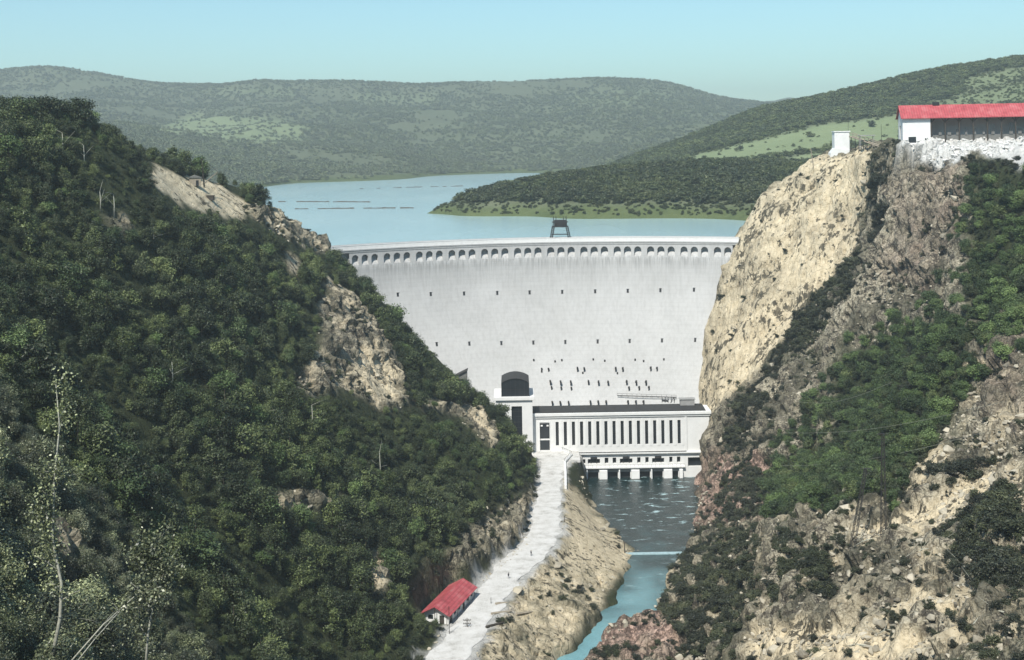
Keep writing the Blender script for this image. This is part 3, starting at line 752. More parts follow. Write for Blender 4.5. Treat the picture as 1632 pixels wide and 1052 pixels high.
b.face([(0, 12, 11.4), (XR, 12, 11.4), (XR, 12, 27.6), (0, 12, 27.6)])
b.build('wall', M['wall'], ph)
for k, h in enumerate(strips):
    b = MB(); b.box(h[0], h[1], .80, .96, h[2], h[3]); w_ = b.build('window', M['glass'], ph)
    b = MB()
    for j in range(1, 6): b.box(h[0], h[1], .70, .80, h[2]+j*1.73-.05, h[2]+j*1.73+.05)
    b.box((h[0]+h[1])/2-.04, (h[0]+h[1])/2+.04, .67, .70, h[2], h[3]); b.build('glazing_bar', M['steel'], w_)
b = MB(); b.box(door[0], door[1], .8, .95, door[2], door[3]); dd = b.build('door', M['glass'], ph)
b = MB(); b.box(door[0], door[1], .45, .8, 17.0, 17.6); b.box(door[0]-.35, door[0], -.18, .1, 12.4, 25); b.box(door[1], door[1]+.35, -.18, .1, 12.4, 25); b.box(door[0]-.35, door[1]+.35, -.18, .1, 25, 25.4)
b.build('door_frame', M['trim'], dd)
for q in (door[0]+.4, door[1]-1.3): b = MB(); b.box(q, q+.9, .45, .8, 23.0, 23.6); b.build('lamp', M['trim'], dd)
b = MB()
for k in range(17):
    x = hx(550+48.05*(k-.5)); b.box(x-.45, x+.45, -.14, .02, 14.0, 26.0)
b.build('pilaster', M['wall'], ph)
b = MB(); b.box(XP-.5, XP+.35, -.35, .02, 11.5, 27.5); b.build('corner_pier', M['wall'], ph)
b = MB(); b.box(-.8, XR+.8, -1.0, 12.5, 27.6, 28.9, .08); b.box(-.4, XR+.4, -.5, .02, 26.7, 27.6, .05); b.build('cornice', M['trim'], ph)
b = MB(); b.prism([(-.2, 28.9), (12.2, 28.9), (12.2, 29.6), (-.2, 29.2)], -.4, XR-1.5, 'x'); b.build('roof', M['tar'], ph)
b = MB(); b.box(hx(1295), hx(1380), 8.2, 11.5, 29.5, 32.2, .1); b.box(hx(1290), hx(1385), 7.9, 11.8, 32.2, 32.5); b.build('roof_ventilator', M['grey'], ph)
# string course and lower storey
b = MB(); b.box(hx(572), XR+.2, -1.1, .02, 10.7, 11.4, .06); b.build('ledge', M['trim'], ph)
b = MB(); b.box(hx(572), hx(1310), -1.05, -.75, 11.4, 11.75); b.build('ledge_rail', M['steel'], ph)
up = [(640,714,1.2),(728,800,1.2),(828,850,0),(875,896,0),(918,992,1.2),(1020,1040,0),(1068,1088,0),(1108,1180,1.2),(1210,1229,0),(1255,1276,0)]
uph = [(hx(a), hx(c), 6.4, 8.5 if t else 9.0) for a, c, t in up] + [(hx(1320), XR-2.0, 4.6, 8.6)]
low = [(652,712),(728,790),(845,905),(920,978),(1035,1095),(1110,1170),(1228,1262)]
lowh = [(hx(a), hx(c), -.5, 4.1) for a, c in low]
xl = hx(574)
b = MB(); facade(b, xl, XR, -2.5, 10.7, uph+lowh, 0.02, 2.2)
b.face([(xl, .02, -2.5), (xl, 12, -2.5), (xl, 12, 10.7), (xl, .02, 10.7)]); b.face([(XR, .02, -2.5), (XR, .02, 10.7), (XR, 12, 10.7), (XR, 12, -2.5)])
b.build('lower_wall', M['wall'], ph)
for h in uph:
    b = MB(); b.box(h[0], h[1], 1.6, 2.1, h[2], h[3]); o = b.build('window', M['glass'], ph)
    if h[1]-h[0] > 4 and h[0] < hx(1300):
        b = MB(); b.box(h[0]+1.3, h[0]+1.5, .6, 1.6, h[2], h[3]); b.box(h[1]-1.5, h[1]-1.3, .6, 1.6, h[2], h[3]); b.box(h[0]+1.2, h[1]-1.2, -.02, .5, 8.5, 9.4); b.build('mullion', M['steel'], o)
for h in lowh:
    b = MB(); b.box(h[0], h[1], 1.7, 2.15, h[2], h[3]); o = b.build('sluice_gate', M['dark'], ph)
    b = MB(); b.box(h[0]+.1, h[1]-.1, .5, 1.5, 2.6, 3.9, .05); b.build('gate_lintel', M['grey'], o)
for a, c in ((636,651),(713,727),(791,844),(906,919),(979,1034),(1096,1109),(1171,1227),(1263,1290)):
    b = MB(); b.prism([(.0, -2.5), (-1.8, -2.5), (-1.4, 3.6), (0, 4.4)], hx(a)+.25, hx(c)-.25, 'x'); b.build('pier', M['trim'], ph)
b = MB(); b.box(hx(630), hx(1300), -1.5, .0, 4.6, 5.2, .05); b.build('walkway', M['trim'], ph)
b = MB(); b.bar((hx(630), -1.4, 6.2), (hx(1300), -1.4, 6.2), .05)
for k in range(28): x = hx(630+670*k/27); b.bar((x, -1.4, 5.2), (x, -1.4, 6.2), .04)
b.build('railing', M['steel'], ph)
# tower at its left end
tx0, tx1 = (791-823)*.274, (849-823)*.274-.06
TW = tx1-tx0
tw = empty('lift_tower', (tx0, 555.5, 0), 0, 'square white tower with dark arched top joining the left end of the power house', 'tower')
ox0, ox1 = (740+280/3.709-823)*.274-tx0, (740+342/3.709-823)*.274-tx0
b = MB(); facade(b, 0, TW, 8, 35.5, [(ox0, ox1, 14, 32.8)], 0, 1.2)
b.face([(0, 0, 8), (0, 19, 8), (0, 19, 35.5), (0, 0, 35.5)]); b.face([(TW, 0, 8), (TW, 0, 35.5), (TW, 19, 35.5), (TW, 19, 8)]); b.face([(0, 19, 8), (TW, 19, 8), (TW, 19, 35.5), (0, 19, 35.5)])
b.build('wall', M['wall'], tw)
b = MB(); b.box(ox0, ox1, .9, 1.18, 14, 32.8); o = b.build('window', M['glass'], tw)
b = MB()
for k in range(1, 8): b.box(ox0, ox1, .78, .9, 14+k*2.35-.07, 14+k*2.35+.07)
for k in (1, 2): b.box(ox0+k*(ox1-ox0)/3-.06, ox0+k*(ox1-ox0)/3+.06, .74, .78, 14, 32.8)
b.build('glazing_bar', M['steel'], o)
b = MB(); b.box(-.9, TW+.9, -.9, 19.5, 35.5, 37.0, .08); b.build('ledge', M['trim'], tw)
ax0, ax1 = (740+222/3.709-823)*.274-tx0, (740+386/3.709-823)*.274-tx0
def archp(a, c, z0, zs_, rise, n=10): return [(a, z0)]+[(a+(c-a)*k/n, zs_+rise*math.sin(PI*k/n)**.8) for k in range(n+1)]+[(c, z0)]
b = MB(); b.prism(archp(ax0+.2, ax1-.2, 37.0, 42.85, 1.9), .5, 17.5); g = b.build('dark_hall', M['glass'], tw)
b = MB(); n = 10
A = archp(ax0, ax1, 37.0, 43.0, 1.9); Bq = archp(ax0+.2, ax1-.2, 37.0, 42.85, 1.9)
for k in range(len(A)-1):
    b.face([(A[k][0], .1, A[k][1]), (A[k+1][0], .1, A[k+1][1]), (Bq[k+1][0], .1, Bq[k+1][1]), (Bq[k][0], .1, Bq[k][1])])
    b.face([(A[k][0], .1, A[k][1]), (A[k+1][0], .1, A[k+1][1]), (A[k+1][0], 18, A[k+1][1]), (A[k][0], 18, A[k][1])])
    b.face([(Bq[k][0], .1, Bq[k][1]), (Bq[k+1][0], .1, Bq[k+1][1]), (Bq[k+1][0], .6, Bq[k+1][1]), (Bq[k][0], .6, Bq[k][1])])
b.build('vaulted_roof', M['tar'], tw)
b = MB()
for k in range(1, 6): x = ax0+(ax1-ax0)*k/6; b.box(x-.07, x+.07, .38, .5, 37.0, 43.5 if k in (1, 5) else 44.2)
b.box(ax0+.4, ax1-.4, .34, .38, 40.0, 40.15); b.build('glazing_bar', M['steel'], g)

# forecourt with its retaining wall and parapet
rw = empty('retaining_wall', (22, 545, 0), 0, 'angled pale retaining wall between the forecourt and the tailwater', 'wall')
b = MB(); pts = [(xl+PHX+.3, 558.5), (23.5, 551), (20.0, 538), (19.6, 520), (18.8, 500)]
for (xa, ya), (xb, yb) in zip(pts, pts[1:]):
    ta = 13.0 if ya > 530 else 12.9; q = [(xa-22, ya-545), (xb-22, yb-545)]
    n = Vector((q[1][1]-q[0][1], -(q[1][0]-q[0][0]), 0)).normalized()*.45
    for s in (1,):
        v = [(q[0][0]-n.x, q[0][1]-n.y), (q[1][0]-n.x, q[1][1]-n.y), (q[1][0]+n.x, q[1][1]+n.y), (q[0][0]+n.x, q[0][1]+n.y)]
        zb_ = 4.0 if ya > 530 else 10.5
        lo = [b.bm.verts.new((p[0], p[1], zb_)) for p in v]; hi = [b.bm.verts.new((p[0], p[1], ta)) for p in v]
        b.bm.faces.new(hi); b.bm.faces.new(lo[::-1])
        for k in range(4): b.bm.faces.new((lo[k], lo[(k+1) % 4], hi[(k+1) % 4], hi[k]))
b.build('wall', M['trim'], rw)
b = MB()
for (xa, ya), (xb, yb) in zip(pts[:2], pts[1:3]):
    for k in range(6):
        t = k/5; x, y = xa+(xb-xa)*t-22, ya+(yb-ya)*t-545
        b.bar((x, y, 13), (x, y, 14), .06)
    b.bar((xa-22, ya-545, 14), (xb-22, yb-545, 14), .06)
b.build('railing', M['steel'], rw)
b = MB(); b.box(-9, 27.2-.3, 543.5, 558.9, 11.0, 12.12); b.build('forecourt', M['road']); put(D.objects['forecourt'], kind='structure')

# ------------------------------------------------------------------ weir and cable over the river
wl = W(1000, 886, 456)[0]; wr2 = W(1106, 887, 454)[0]
b = MB(); b.prism([(-1.6, -2), (-1.1, .22), (.5, .42), (1.4, .1), (2.0, -2)], wl-2, wr2+4, 'x')
o = b.build('weir', M['weir']); o.location = (0, 455.5, 0)
put(o, 'low pale weir sill across the river below the power house', 'weir')
cb = empty('cableway', (wl-1, 455.5, 0), 0, 'thin dark cable strung over the sandy bank beside the weir', 'cable')
b = MB(); b.bar((0, 0, -1), (0, 0, 4.2), .22, .16, 6); b.bar((-.7, 0, 3.9), (.7, 0, 3.9), .1); b.build('post', M['darkwood'], cb)
b = MB(); zc = 12.5; xl2 = W(900, 888, 457)[0]-(wl-1)
b.bar((xl2, 0, zc-1.2), (xl2, 0, zc+1.4), .16, .12, 6); b.build('post', M['darkwood'], cb)
b = MB(); p0, p1 = Vector((xl2, 0, zc+1.2)), Vector((0, 0, 4.1)); b.tube([p0.lerp(p1, k/8)+Vector((0, 0, -.5*math.sin(PI*k/8))) for k in range(9)], [.07]*9, 5)
p2 = Vector((wr2+3-(wl-1), 0, 6.5)); b.tube([p1.lerp(p2, k/8)+Vector((0, 0, -.4*math.sin(PI*k/8))) for k in range(9)], [.05]*9, 5)
b.build('cable', M['steel'], cb)

# ------------------------------------------------------------------ hut with a red roof beside the road
hut = empty('roadside_hut', (-23.4, 360.6, 11.8), -math.atan2(6.6, 21.6), 'low white hut with red gable roof beside the dusty road', 'hut')
HL, HW, HH, HR = 22.5, 4.0, 3.0, 5.0
b = MB()
facade(b, -HW+.4, HW-.4, 0, HH, [(-2.6, -1.0, .9, 2.2), (.9, 2.3, 0, 2.3)], 0, .35)
b.face([(-HW+.4, 0, HH), (HW-.4, 0, HH), (0, 0, HR-.15)])
b.face([(-HW+.4, 0, 0), (-HW+.4, 0, HH), (-HW+.4, HL, HH), (-HW+.4, HL, 0)]); b.face([(-HW+.4, HL, 0), (-HW+.4, HL, HH), (0, HL, HR-.15), (HW-.4, HL, HH), (HW-.4, HL, 0)])
side = MB(); facade(side, 0, HL, 0, HH, [(1.2, 3.0, 0, 2.3), (4.5, 6.6, .9, 2.3), (8.2, 10.3, .9, 2.3), (12, 14, 0, 2.4), (15.6, 17.6, .9, 2.3), (19.2, 21.2, .9, 2.3)], 0, .35)
side.build('side_wall', M['wall'], hut, lambda c: Vector((HW-.4-c.y, c.x, c.z)))
b.build('wall', M['wall'], hut)
for a, c, z0, z1, nm in ((-2.6, -1.0, .9, 2.2, 'window'), (.9, 2.3, 0, 2.3, 'door')):
    b = MB(); b.box(a, c, .26, .33, z0, z1); b.build(nm, M['glass'] if nm == 'window' else M['darkwood'], hut)
for a, c, z0, z1, nm in ((1.2, 3.0, 0, 2.3, 'door'), (4.5, 6.6, .9, 2.3, 'window'), (8.2, 10.3, .9, 2.3, 'window'), (12, 14, 0, 2.4, 'door'), (15.6, 17.6, .9, 2.3, 'window'), (19.2, 21.2, .9, 2.3, 'window')):
    b = MB(); b.box(HW-.73, HW-.66, a, c, z0, z1); b.build(nm, M['glass'] if nm == 'window' else M['darkwood'], hut)
b = MB()
for s in (-1, 1):
    pr = [(0, HR), (s*(HW+.5), HH-.35), (s*(HW+.5), HH-.22), (0, HR+.16)]
    b.prism(pr, -1.6, HL+.6)
b.build('roof', M['red'], hut)
b = MB()
for y in np.linspace(1.5, HL-1.5, 5): b.bar((HW+.1, y, 0), (HW+.1, y, HH-.2), .08)
for x in (-3.6, 0, 3.6): b.bar((x, -1.3, -.2), (x, -1.3, HH-.2 if x else HR-.2), .1)
b.build('porch_post', M['darkwood'], hut)

# ------------------------------------------------------------------ quarry yard on the right cliff top
sx, sy_ = 158.5, 519.0
shed = empty('workshop_shed', (sx, sy_, 144.3), math.atan2(-.17, .985), 'long white shed with red roof and open front on the right cliff top', 'shed')
SL, SD, SE, SRr = 62, 14, 10.8, 15.2
b = MB()
facade(b, 0, 10.8, -6, SE, [(2.2, 5.2, 0.2, 2.6), (8.6, 9.8, .6, 2.2)], 0, .5)
b.face([(10.8, 0, -6), (10.8, SD, -6), (10.8, SD, SE), (10.8, 0, SE)]); b.face([(0, SD, -6), (SL, SD, -6), (SL, SD, SE), (0, SD, SE)])
b.face([(SL, 0, -6), (SL, SD, -6), (SL, SD, SE), (SL, SD/2, SRr), (SL, 0, SE)])
b.build('wall', M['wall'], shed)
gm = MB(); facade(gm, 0, SD, -6, SE, [(4.0, 7.5, -.2, 7.2)], 0, .5); gm.face([(0, 0, SE), (SD, 0, SE), (SD/2, 0, SRr)])
gm.build('gable_wall', M['wall'], shed, lambda c: Vector((c.y, SD-c.x, c.z)))
b = MB(); b.box(.35, .45, SD-7.5, SD-4, -.2, 7.2); b.build('door', M['dark'], shed)
b = MB(); b.box(2.2, 5.2, .35, .45, .2, 2.6); b.build('window', M['glass'], shed)
b = MB(); b.box(8.6, 9.8, .35, .45, .6, 2.2); b.build('window', M['glass'], shed)
b = MB()
for s in (0, 1):
    yr, ye, ze = SD/2, (-1.3 if s == 0 else SD+1.3), SE-.85
    b.prism([(yr, SRr+.05), (ye, ze), (ye, ze+.3), (yr, SRr+.4)], -.8, SL+1, 'x')
b.build('roof', M['red'], shed)
b = MB(); b.box(12.8, 15.4, 6.2, 7.8, SRr, SRr+1.5, .1); b.build('roof_vent', M['dark'], shed)
for k in range(9):
    x = 11.2+5.4*k
    b = MB(); b.box(x-.25, x+.25, .1, .6, -6, SE-.2); b.bar((x, .35, SE-2.5), (x+1.8, .35, SE-.4), .12); b.bar((x, .35, SE-2.5), (x-1.8, .35, SE-.4), .12) if k else None
    b.build('post', M['darkwood'], shed)
b = MB(); b.box(14, SL, .1, .5, SE-.6, SE-.1); b.build('eaves_beam', M['darkwood'], shed)
b = MB(); b.box(11, SL-.1, 3.5, 3.8, -5, 3.2)
for k in range(14): b.box(14.5+k*3.4, 15.3+k*3.4+random.random(), 3.2, 3.5, 3.2, 4+random.random()*4)
b.build('partition', M['tin'], shed)
blk = W(1339, 243, 601)
bk = empty('hopper_block', (blk[0]+.2, 601, blk[2]-1.2), -.1, 'small stepped white concrete block on the brink of the sandy cliff', 'hopper')
b = MB(); b.box(-2.9, 3.4, -3, 4, 1.5, 9.8, .15); b.prism([(-5.2, -3.5), (3.2, -3.5), (3.2, 2.2), (-2.8, 3.2), (-4.6, 1.0)], -3.4, 3.6); b.build('wall', M['wall'], bk)
b = MB(); b.box(-3.2, 3.7, -3.3, 4.3, 9.8, 10.2); b.build('coping', M['trim'], bk)
b = MB(); b.box(3.4, 6.8, -2.6, 2.6, -5, 0, .1); b.build('dark_chute', M['dark'], bk)
bk.scale = (1.1, 1.1, 1.1)
cv0, cv1 = Vector(W(1356, 217, 598)), Vector(W(1408, 235, 566))
cvr = empty('conveyor', (cv0+cv1)/2, 0, 'sloping timber conveyor trestle between white block and red roofed shed', 'conveyor')
b = MB(); off = (cv0+cv1)/2
p, q = cv0-off, cv1-off; up_ = Vector((0, 0, 1)); sd = (q-p).cross(up_).normalized()
for s in (-1, 1):
    b.bar(p+sd*s*.9, q+sd*s*.9, .3); b.bar(p+sd*s*.9+up_*1.6, q+sd*s*.9+up_*1.6, .12)
    for k in range(9): t = p.lerp(q, k/8)+sd*s*.9; b.bar(t, t+up_*1.6, .09)
b.build('beam', M['timber'], cvr)
b = MB()
for k in range(4):
    t = p.lerp(q, (k+.3)/4)
    for s in (-1, 1): b.bar(t+sd*s*.9, t+sd*s*1.3-up_*7, .16)
b.build('trestle', M['darkwood'], cvr)
b = MB(); b.box(-3.5, 3.5, -1.5, 1.5, 2.6, 3.0); b.bar((-3, -1, -3), (-3, -1, 2.6), .12); b.bar((3, -1, -3), (3, -1, 2.6), .12); b.bar((3, 1, -3), (3, 1, 2.6), .12); b.bar((-3, 1, -3), (-3, 1, 2.6), .12)
b.build('canopy', M['grey'], cvr)
def pole(px, pyb, pyt, Y, label, grp=None, arms=0, lean=0, mat='darkwood', r=.16, z=None, nm='utility_pole', cat='pole'):
    x, y, zb_ = W(px, pyb, Y); zt = W(px, pyt, Y)[2]
    g = hz(x, y); zb_ = max(zb_-4, min(zb_, g)) if z is None else z
    if z is None:
        g_ = hit(px, pyb, 350, 640)
        if g_: x, y, zb_ = g_; zt = W(px, pyt, y)[2]
        else: zb_ = hz(x, y)
    o = empty(nm, (x, y, zb_), 0, label, cat, grp)
    b = MB(); b.bar((0, 0, -.6), (lean, 0, zt-zb_), r, r*.7, 7); b.build('shaft', M[mat], o)
    for k in range(arms):
        hh = (zt-zb_)-.6-1.0*k
        b = MB(); b.bar((lean*hh/(zt-zb_)-1.1, 0, hh), (lean*hh/(zt-zb_)+1.1, 0, hh), .1)
        for s in (-.9, -.4, .4, .9): b.bar((lean*hh/(zt-zb_)+s, 0, hh), (lean*hh/(zt-zb_)+s, 0, hh+.35), .07)
        b.build('crossarm', M[mat], o)
    return o
pole(1297, 268, 236, 552, 'pale leaning pole at the top edge of the sandy cliff', lean=-1.3, mat='timber', r=.22)
pole(745, 1030, 985, 357, 'short dark utility pole with crossarms beside the road near the hut', arms=3, z=11.9)
pole(716, 1004, 966, 352, 'thin dark pole in front of the red roofed hut', z=11.9, r=.1)
pole(783, 985, 952, 375, 'thin dark pole at the right road edge above the tipped bank', z=11.9, r=.1)
pole(1352, 208, 186, 608, 'thin mast behind the white block on the cliff top', r=.1, nm='thin_mast', cat='mast')
pole(1405, 236, 198, 534, 'thin pole midway between white block and red roofed shed', r=.1)

# hut, derrick and gear on the left bench
lb = hit(311, 296, 380, 560) or Vector((-118, 470, 138))
lh = empty('bench_hut', (lb.x, lb.y, lb.z-.3), .3, 'tiny pale hut on the bare rock bench of the left slope', 'hut')
b = MB(); b.box(-2.0, 2.0, -1.6, 1.6, 0, 3.0, .05); b.build('wall', M['timber'], lh)
b = MB(); b.prism([(-2.3, 2.9), (2.3, 2.9), (2.3, 3.05), (0, 3.9), (-2.3, 3.05)], -1.9, 1.9); b.build('roof', M['tin'], lh)
b = MB(); b.box(.2, 1.1, -1.66, -1.58, 0, 2); b.build('door', M['dark'], lh)
lm = hit(318, 292, 380, 560) or lb
dk = empty('derrick', (lb.x+2.5, lb.y+3, lb.z), 0, 'dark timber derrick with slanting jib behind the tiny pale hut', 'derrick')
b = MB(); b.bar((0, 0, -1), (-.8, 0, 9.5), .25, .15); b.build('mast', M['darkwood'], dk)
b = MB(); b.bar((0, 0, .5), (5.2, -1, 4.6), .2, .12); b.build('jib', M['timber'], dk)
b = MB(); b.bar((-.8, 0, 9.3), (5.1, -1, 4.6), .06); b.bar((-.8, 0, 9.3), (-5, 2, 0), .06); b.build('stay', M['steel'], dk)
for q, (ox, oy, s_, lab) in enumerate([(5.6, -1.0, 1.6, 'dark winch box right of the tiny pale hut'), (-4.2, -1.5, 1.3, 'dark tool chest left of the tiny pale hut')]):
    b = MB(); b.box(-s_*.8, s_*.8, -s_*.5, s_*.5, 0, s_, .08); b.box(-s_*.9, s_*.9, -s_*.55, s_*.55, s_, s_+.15)
    o = b.build('winch_box' if q == 0 else 'tool_chest', M['darkwood']); o.location = (lb.x+ox, lb.y+oy, hz(lb.x+ox, lb.y+oy)-.1); put(o, lab, 'box' if q else 'winch')
# lean-to at the left abutment
ab = W(738, 600, 570)
an = empty('lean_to_shed', (ab[0]-1.5, 572, hz(ab[0]-1.5, 572)-1), 0, 'small dark lean-to shed with sloping roof against the left dam abutment', 'shed')
b = MB(); b.prism([(-3.2, 0), (3.2, 0), (3.2, 7.6), (-3.2, 4.4)], 0, 5); b.build('wall', M['tin'], an)
b = MB(); b.prism([(-4.2, 4.0), (3.5, 7.8), (3.5, 8.1), (-4.2, 4.3)], -.6, 5.6); b.build('roof', M['tar'], an)
b = MB(); b.box(-1, 1.4, -.06, .02, 0, 4); b.build('door', M['dark'], an)

# lattice masts with their cables on the right slope
def lattice(pxb, pyb, pxt, pyt, Y, label):
    b0 = Vector(W(pxb, pyb, Y)); t0 = Vector(W(pxt, pyt, Y))
    g = hz(b0.x, Y); o = empty('lattice_mast', (b0.x, Y, g), 0, label, 'mast', 'slender lattice masts on the right slope')
    tp = t0-Vector((b0.x, Y, g)); h = tp.z
    c = [Vector((a*.62, e*.62, -1)) for a, e in ((-1, -1), (1, -1), (1, 1), (-1, 1))]; d_ = [tp+Vector((a*.25, e*.25, 0)) for a, e in ((-1, -1), (1, -1), (1, 1), (-1, 1))]
    b = MB()
    for p, q in zip(c, d_): b.bar(p, q, .085)
    b.build('upright', M['steel'], o)
    b = MB(); n = 16
    for k in range(n):
        for j in range(4):
            p = c[j].lerp(d_[j], k/n); q = c[(j+1) % 4].lerp(d_[(j+1) % 4], (k+1)/n); b.bar(p, q, .04); 
    b.build('bracing', M['steel'], o)
    b = MB(); b.bar(tp+Vector((-1.4, 0, -.3)), tp+Vector((1.4, 0, -.3)), .1); b.bar(tp+Vector((-1.1, 0, -1.6)), tp+Vector((1.1, 0, -1.6)), .08); b.build('crossarm', M['steel'], o)
    return t0
ta = lattice(1357, 930, 1380, 745, 318, 'left of two slender dark lattice masts standing on the rubble slope')
tb = lattice(1409, 905, 1407, 690, 312, 'right of two slender dark lattice masts standing on the rubble slope')
ends = [((1235, 742, 470), (1565, 690, 300)), ((1250, 690, 460), (1600, 640, 300)), ((1270, 640, 480), (1420, 610, 340))]
for k, ((a, c, Y1), (e, f, Y2)) in enumerate(ends):
    p, q = Vector(W(a, c, Y1)), Vector(W(e, f, Y2)); p.z = max(p.z, hz(p.x, p.y)+4); q.z = max(q.z, hz(q.x, q.y)+5)
    b = MB(); b.tube([p.lerp(q, t/14)-Vector((0, 0, 2.5*math.sin(PI*t/14))) for t in range(15)], [.05]*15, 4)
    put(b.build('overhead_cable', M['palebark']), ['lowest pale overhead cable crossing the wooded right slope', 'middle pale overhead cable crossing the wooded right slope', 'topmost pale overhead cable crossing the wooded right slope'][k], 'cable', 'overhead cables on the right slope')

# timber beams tipped at the road edge
for k, (a, c, e, f, Y, lab) in enumerate([(783, 985, 812, 972, 366, 'pale timber beam lying at the road edge nearest the poles'), (790, 968, 825, 952, 374, 'upper pale timber beam lying on the tipped bank'),
                                   (823, 968, 845, 950, 372, 'short pale timber beam sliding down the tipped bank'), (775, 1035, 800, 1000, 356, 'dark slanting timber beam below the road edge')]):
    p, q = Vector(W(a, c, Y)), Vector(W(e, f, Y+4))
    p.z, q.z = hz(p.x, p.y)+.45, hz(q.x, q.y)+.5
    b = MB(); mid = (p+q)/2; b.bar(p-mid, q-mid, .36, .33); b.bar(p-mid+Vector((.5, .7, 0)), q-mid+Vector((.6, .7, -.1)), .22)
    o = b.build('timber_beam', M['timber' if k < 3 else 'darkwood']); o.location = mid; put(o, lab, 'beam')
# log booms on the reservoir
for (a, c, Y1), (e, f, Y2), lab in [((438, 321.5, 0), (590, 322, 0), 'upper dark log boom floating near the left reservoir shore'), ((470, 333, 0), (660, 331.5, 0), 'lower dark log boom floating near the promontory tip'),
                               ((566, 301, 0), (738, 296.5, 0), 'farthest thin dark log boom on the reservoir')]:
    def onw(px, py):
        u = W(px, py, 1.0); Y = (97-CZ)/(u[2]-CZ); return Vector((u[0]*Y, Y, 97))
    p, q = onw(a, c), onw(e, f)
    b = MB(); n = 26; mid = (p+q)/2
    for k in range(n):
        if random.random() < .22: continue
        s0, s1 = p.lerp(q, k/n), p.lerp(q, (k+.93)/n); w_ = .35+.4*random.random()
        bow = Vector((0, 1, 0))
        b.bar(s0-mid+bow*8*math.sin(PI*k/n)*.3, s1-mid+bow*8*math.sin(PI*(k+1)/n)*.3, w_, w_, 6)
    o = b.build('log_boom', M['bark']); o.location = mid; put(o, lab, 'log boom')

# people on the road
def person(px, py, label, ang, hat):
    u = W(px, py, 1.0); Y = (12-CZ)/(u[2]-CZ); X = u[0]*Y
    vs = [(0, 0, .95), (0, 0, 1.2), (0, 0, 1.42), (0, -.01, 1.52), (0, -.02, 1.63), (0, -.02, 1.74), (.1, 0, .9), (.11, -.06, .5), (.12, .02, .08), (.12, -.14, .04),
          (-.1, 0, .9), (-.11, .08, .5), (-.12, .2, .1), (-.12, .06, .05), (.19, 0, 1.4), (.25, .02, 1.13), (.24, -.1, .9), (-.19, 0, 1.4), (-.25, .02, 1.13), (-.24, -.08, .9)]
    es = [(0,1),(1,2),(2,3),(3,4),(4,5),(0,6),(6,7),(7,8),(8,9),(0,10),(10,11),(11,12),(12,13),(2,14),(14,15),(15,16),(2,17),(17,18),(18,19)]
    rs = [.16,.15,.17,.065,.1,.085,.1,.07,.05,.04,.1,.07,.05,.04,.07,.05,.04,.07,.05,.04]
    me = D.meshes.new('person'); me.from_pydata(vs, es, []); o = D.objects.new('person', me); COL.objects.link(o)
    m = o.modifiers.new('skin', 'SKIN'); sd = me.skin_vertices[0].data
    for k, r in enumerate(rs): sd[k].radius = (r, r*.8)
    sd[0].use_root = True
    s = o.modifiers.new('sub', 'SUBSURF'); s.levels = s.render_levels = 1
    me.materials.append(M['cloth']); o.location = (X, Y, 12.0); o.rotation_euler = (0, 0, ang)
    put(o, label, 'person', 'people on the road')
    b = MB(); b.bar((0, -.02, 1.74), (0, -.02, 1.77), .2, .19, 10); b.bar((0, -.02, 1.77), (0, -.02, 1.86), .11, .09, 10); b.build('hat', M['jute' if hat else 'darkwood'], o)
person(810.5, 922, 'person in dark clothes walking on the road nearer the hut', .4, False)
person(846.5, 886, 'person in dark clothes standing mid road farther from the hut', 2.5, True)
# ------------------------------------------------------------------ vegetation
def crown_data(seed, lobes, leaves, leaf, shape='round', flat=1.0):
    """leaf quads spread through a cluster of lobes; unit tree, foot at 0, top near 1"""
    r = np.random.default_rng(seed)
    C, R = [], []
    for k in range(lobes):
        a = r.uniform(0, 2*PI); h = r.uniform(.28, .86)
        if shape == 'cone': w = .30*(1.02-h)+.03
        elif shape == 'bush': h = r.uniform(.15, .68); w = .42*r.uniform(.1, 1)
        else: w = .30*math.sqrt(max(0, 1-((h-.52)/.42)**2))*r.uniform(.35, 1)
        C.append((w*math.cos(a), w*math.sin(a), h*flat)); R.append(r.uniform(.09, .19)*(1.15 if shape == 'bush' else 1))
    C, R = np.array(C), np.array(R)
    li = r.choice(lobes, leaves, p=R**2/np.sum(R**2))
    dirs = r.normal(size=(leaves, 3)); dirs /= np.linalg.norm(dirs, axis=1, keepdims=True)
    rad = R[li]*np.clip(r.normal(.9, .34, leaves), .1, 1.9)
    c = C[li] + dirs*rad[:, None]*np.array([1, 1, .82])
    c[:, 2] = np.maximum(c[:, 2], .02)
    nrm = dirs*.7 + r.normal(size=(leaves, 3))*.5 + np.array([0, 0, .35]); nrm /= np.linalg.norm(nrm, axis=1, keepdims=True)
    t = np.cross(nrm, r.normal(size=(leaves, 3))); t /= np.linalg.norm(t, axis=1, keepdims=True); bt = np.cross(nrm, t)
    s = leaf*r.uniform(.6, 1.35, leaves)[:, None]
    V = np.stack([c-t*s, c-bt*s*.55+nrm*s*.12, c+t*s, c+bt*s*.55+nrm*s*.12], 1).reshape(-1, 3)
    tone = np.clip(r.uniform(0, 1, lobes)[li]*.35 + r.uniform(0, 1, leaves)**1.6*.7, 0, 1)
    return V, np.arange(leaves*4).reshape(-1, 4), np.repeat(tone, 4), C
MESH = {}
def crown_mesh(key, mat, *a, **k):
    V, Qc, tone, C = crown_data(*a, **k)
    o = npmesh(key, V, Qc, mat, False, dict(tone=tone)); me = o.data; D.objects.remove(o)
    MESH[key] = (me, C); return me
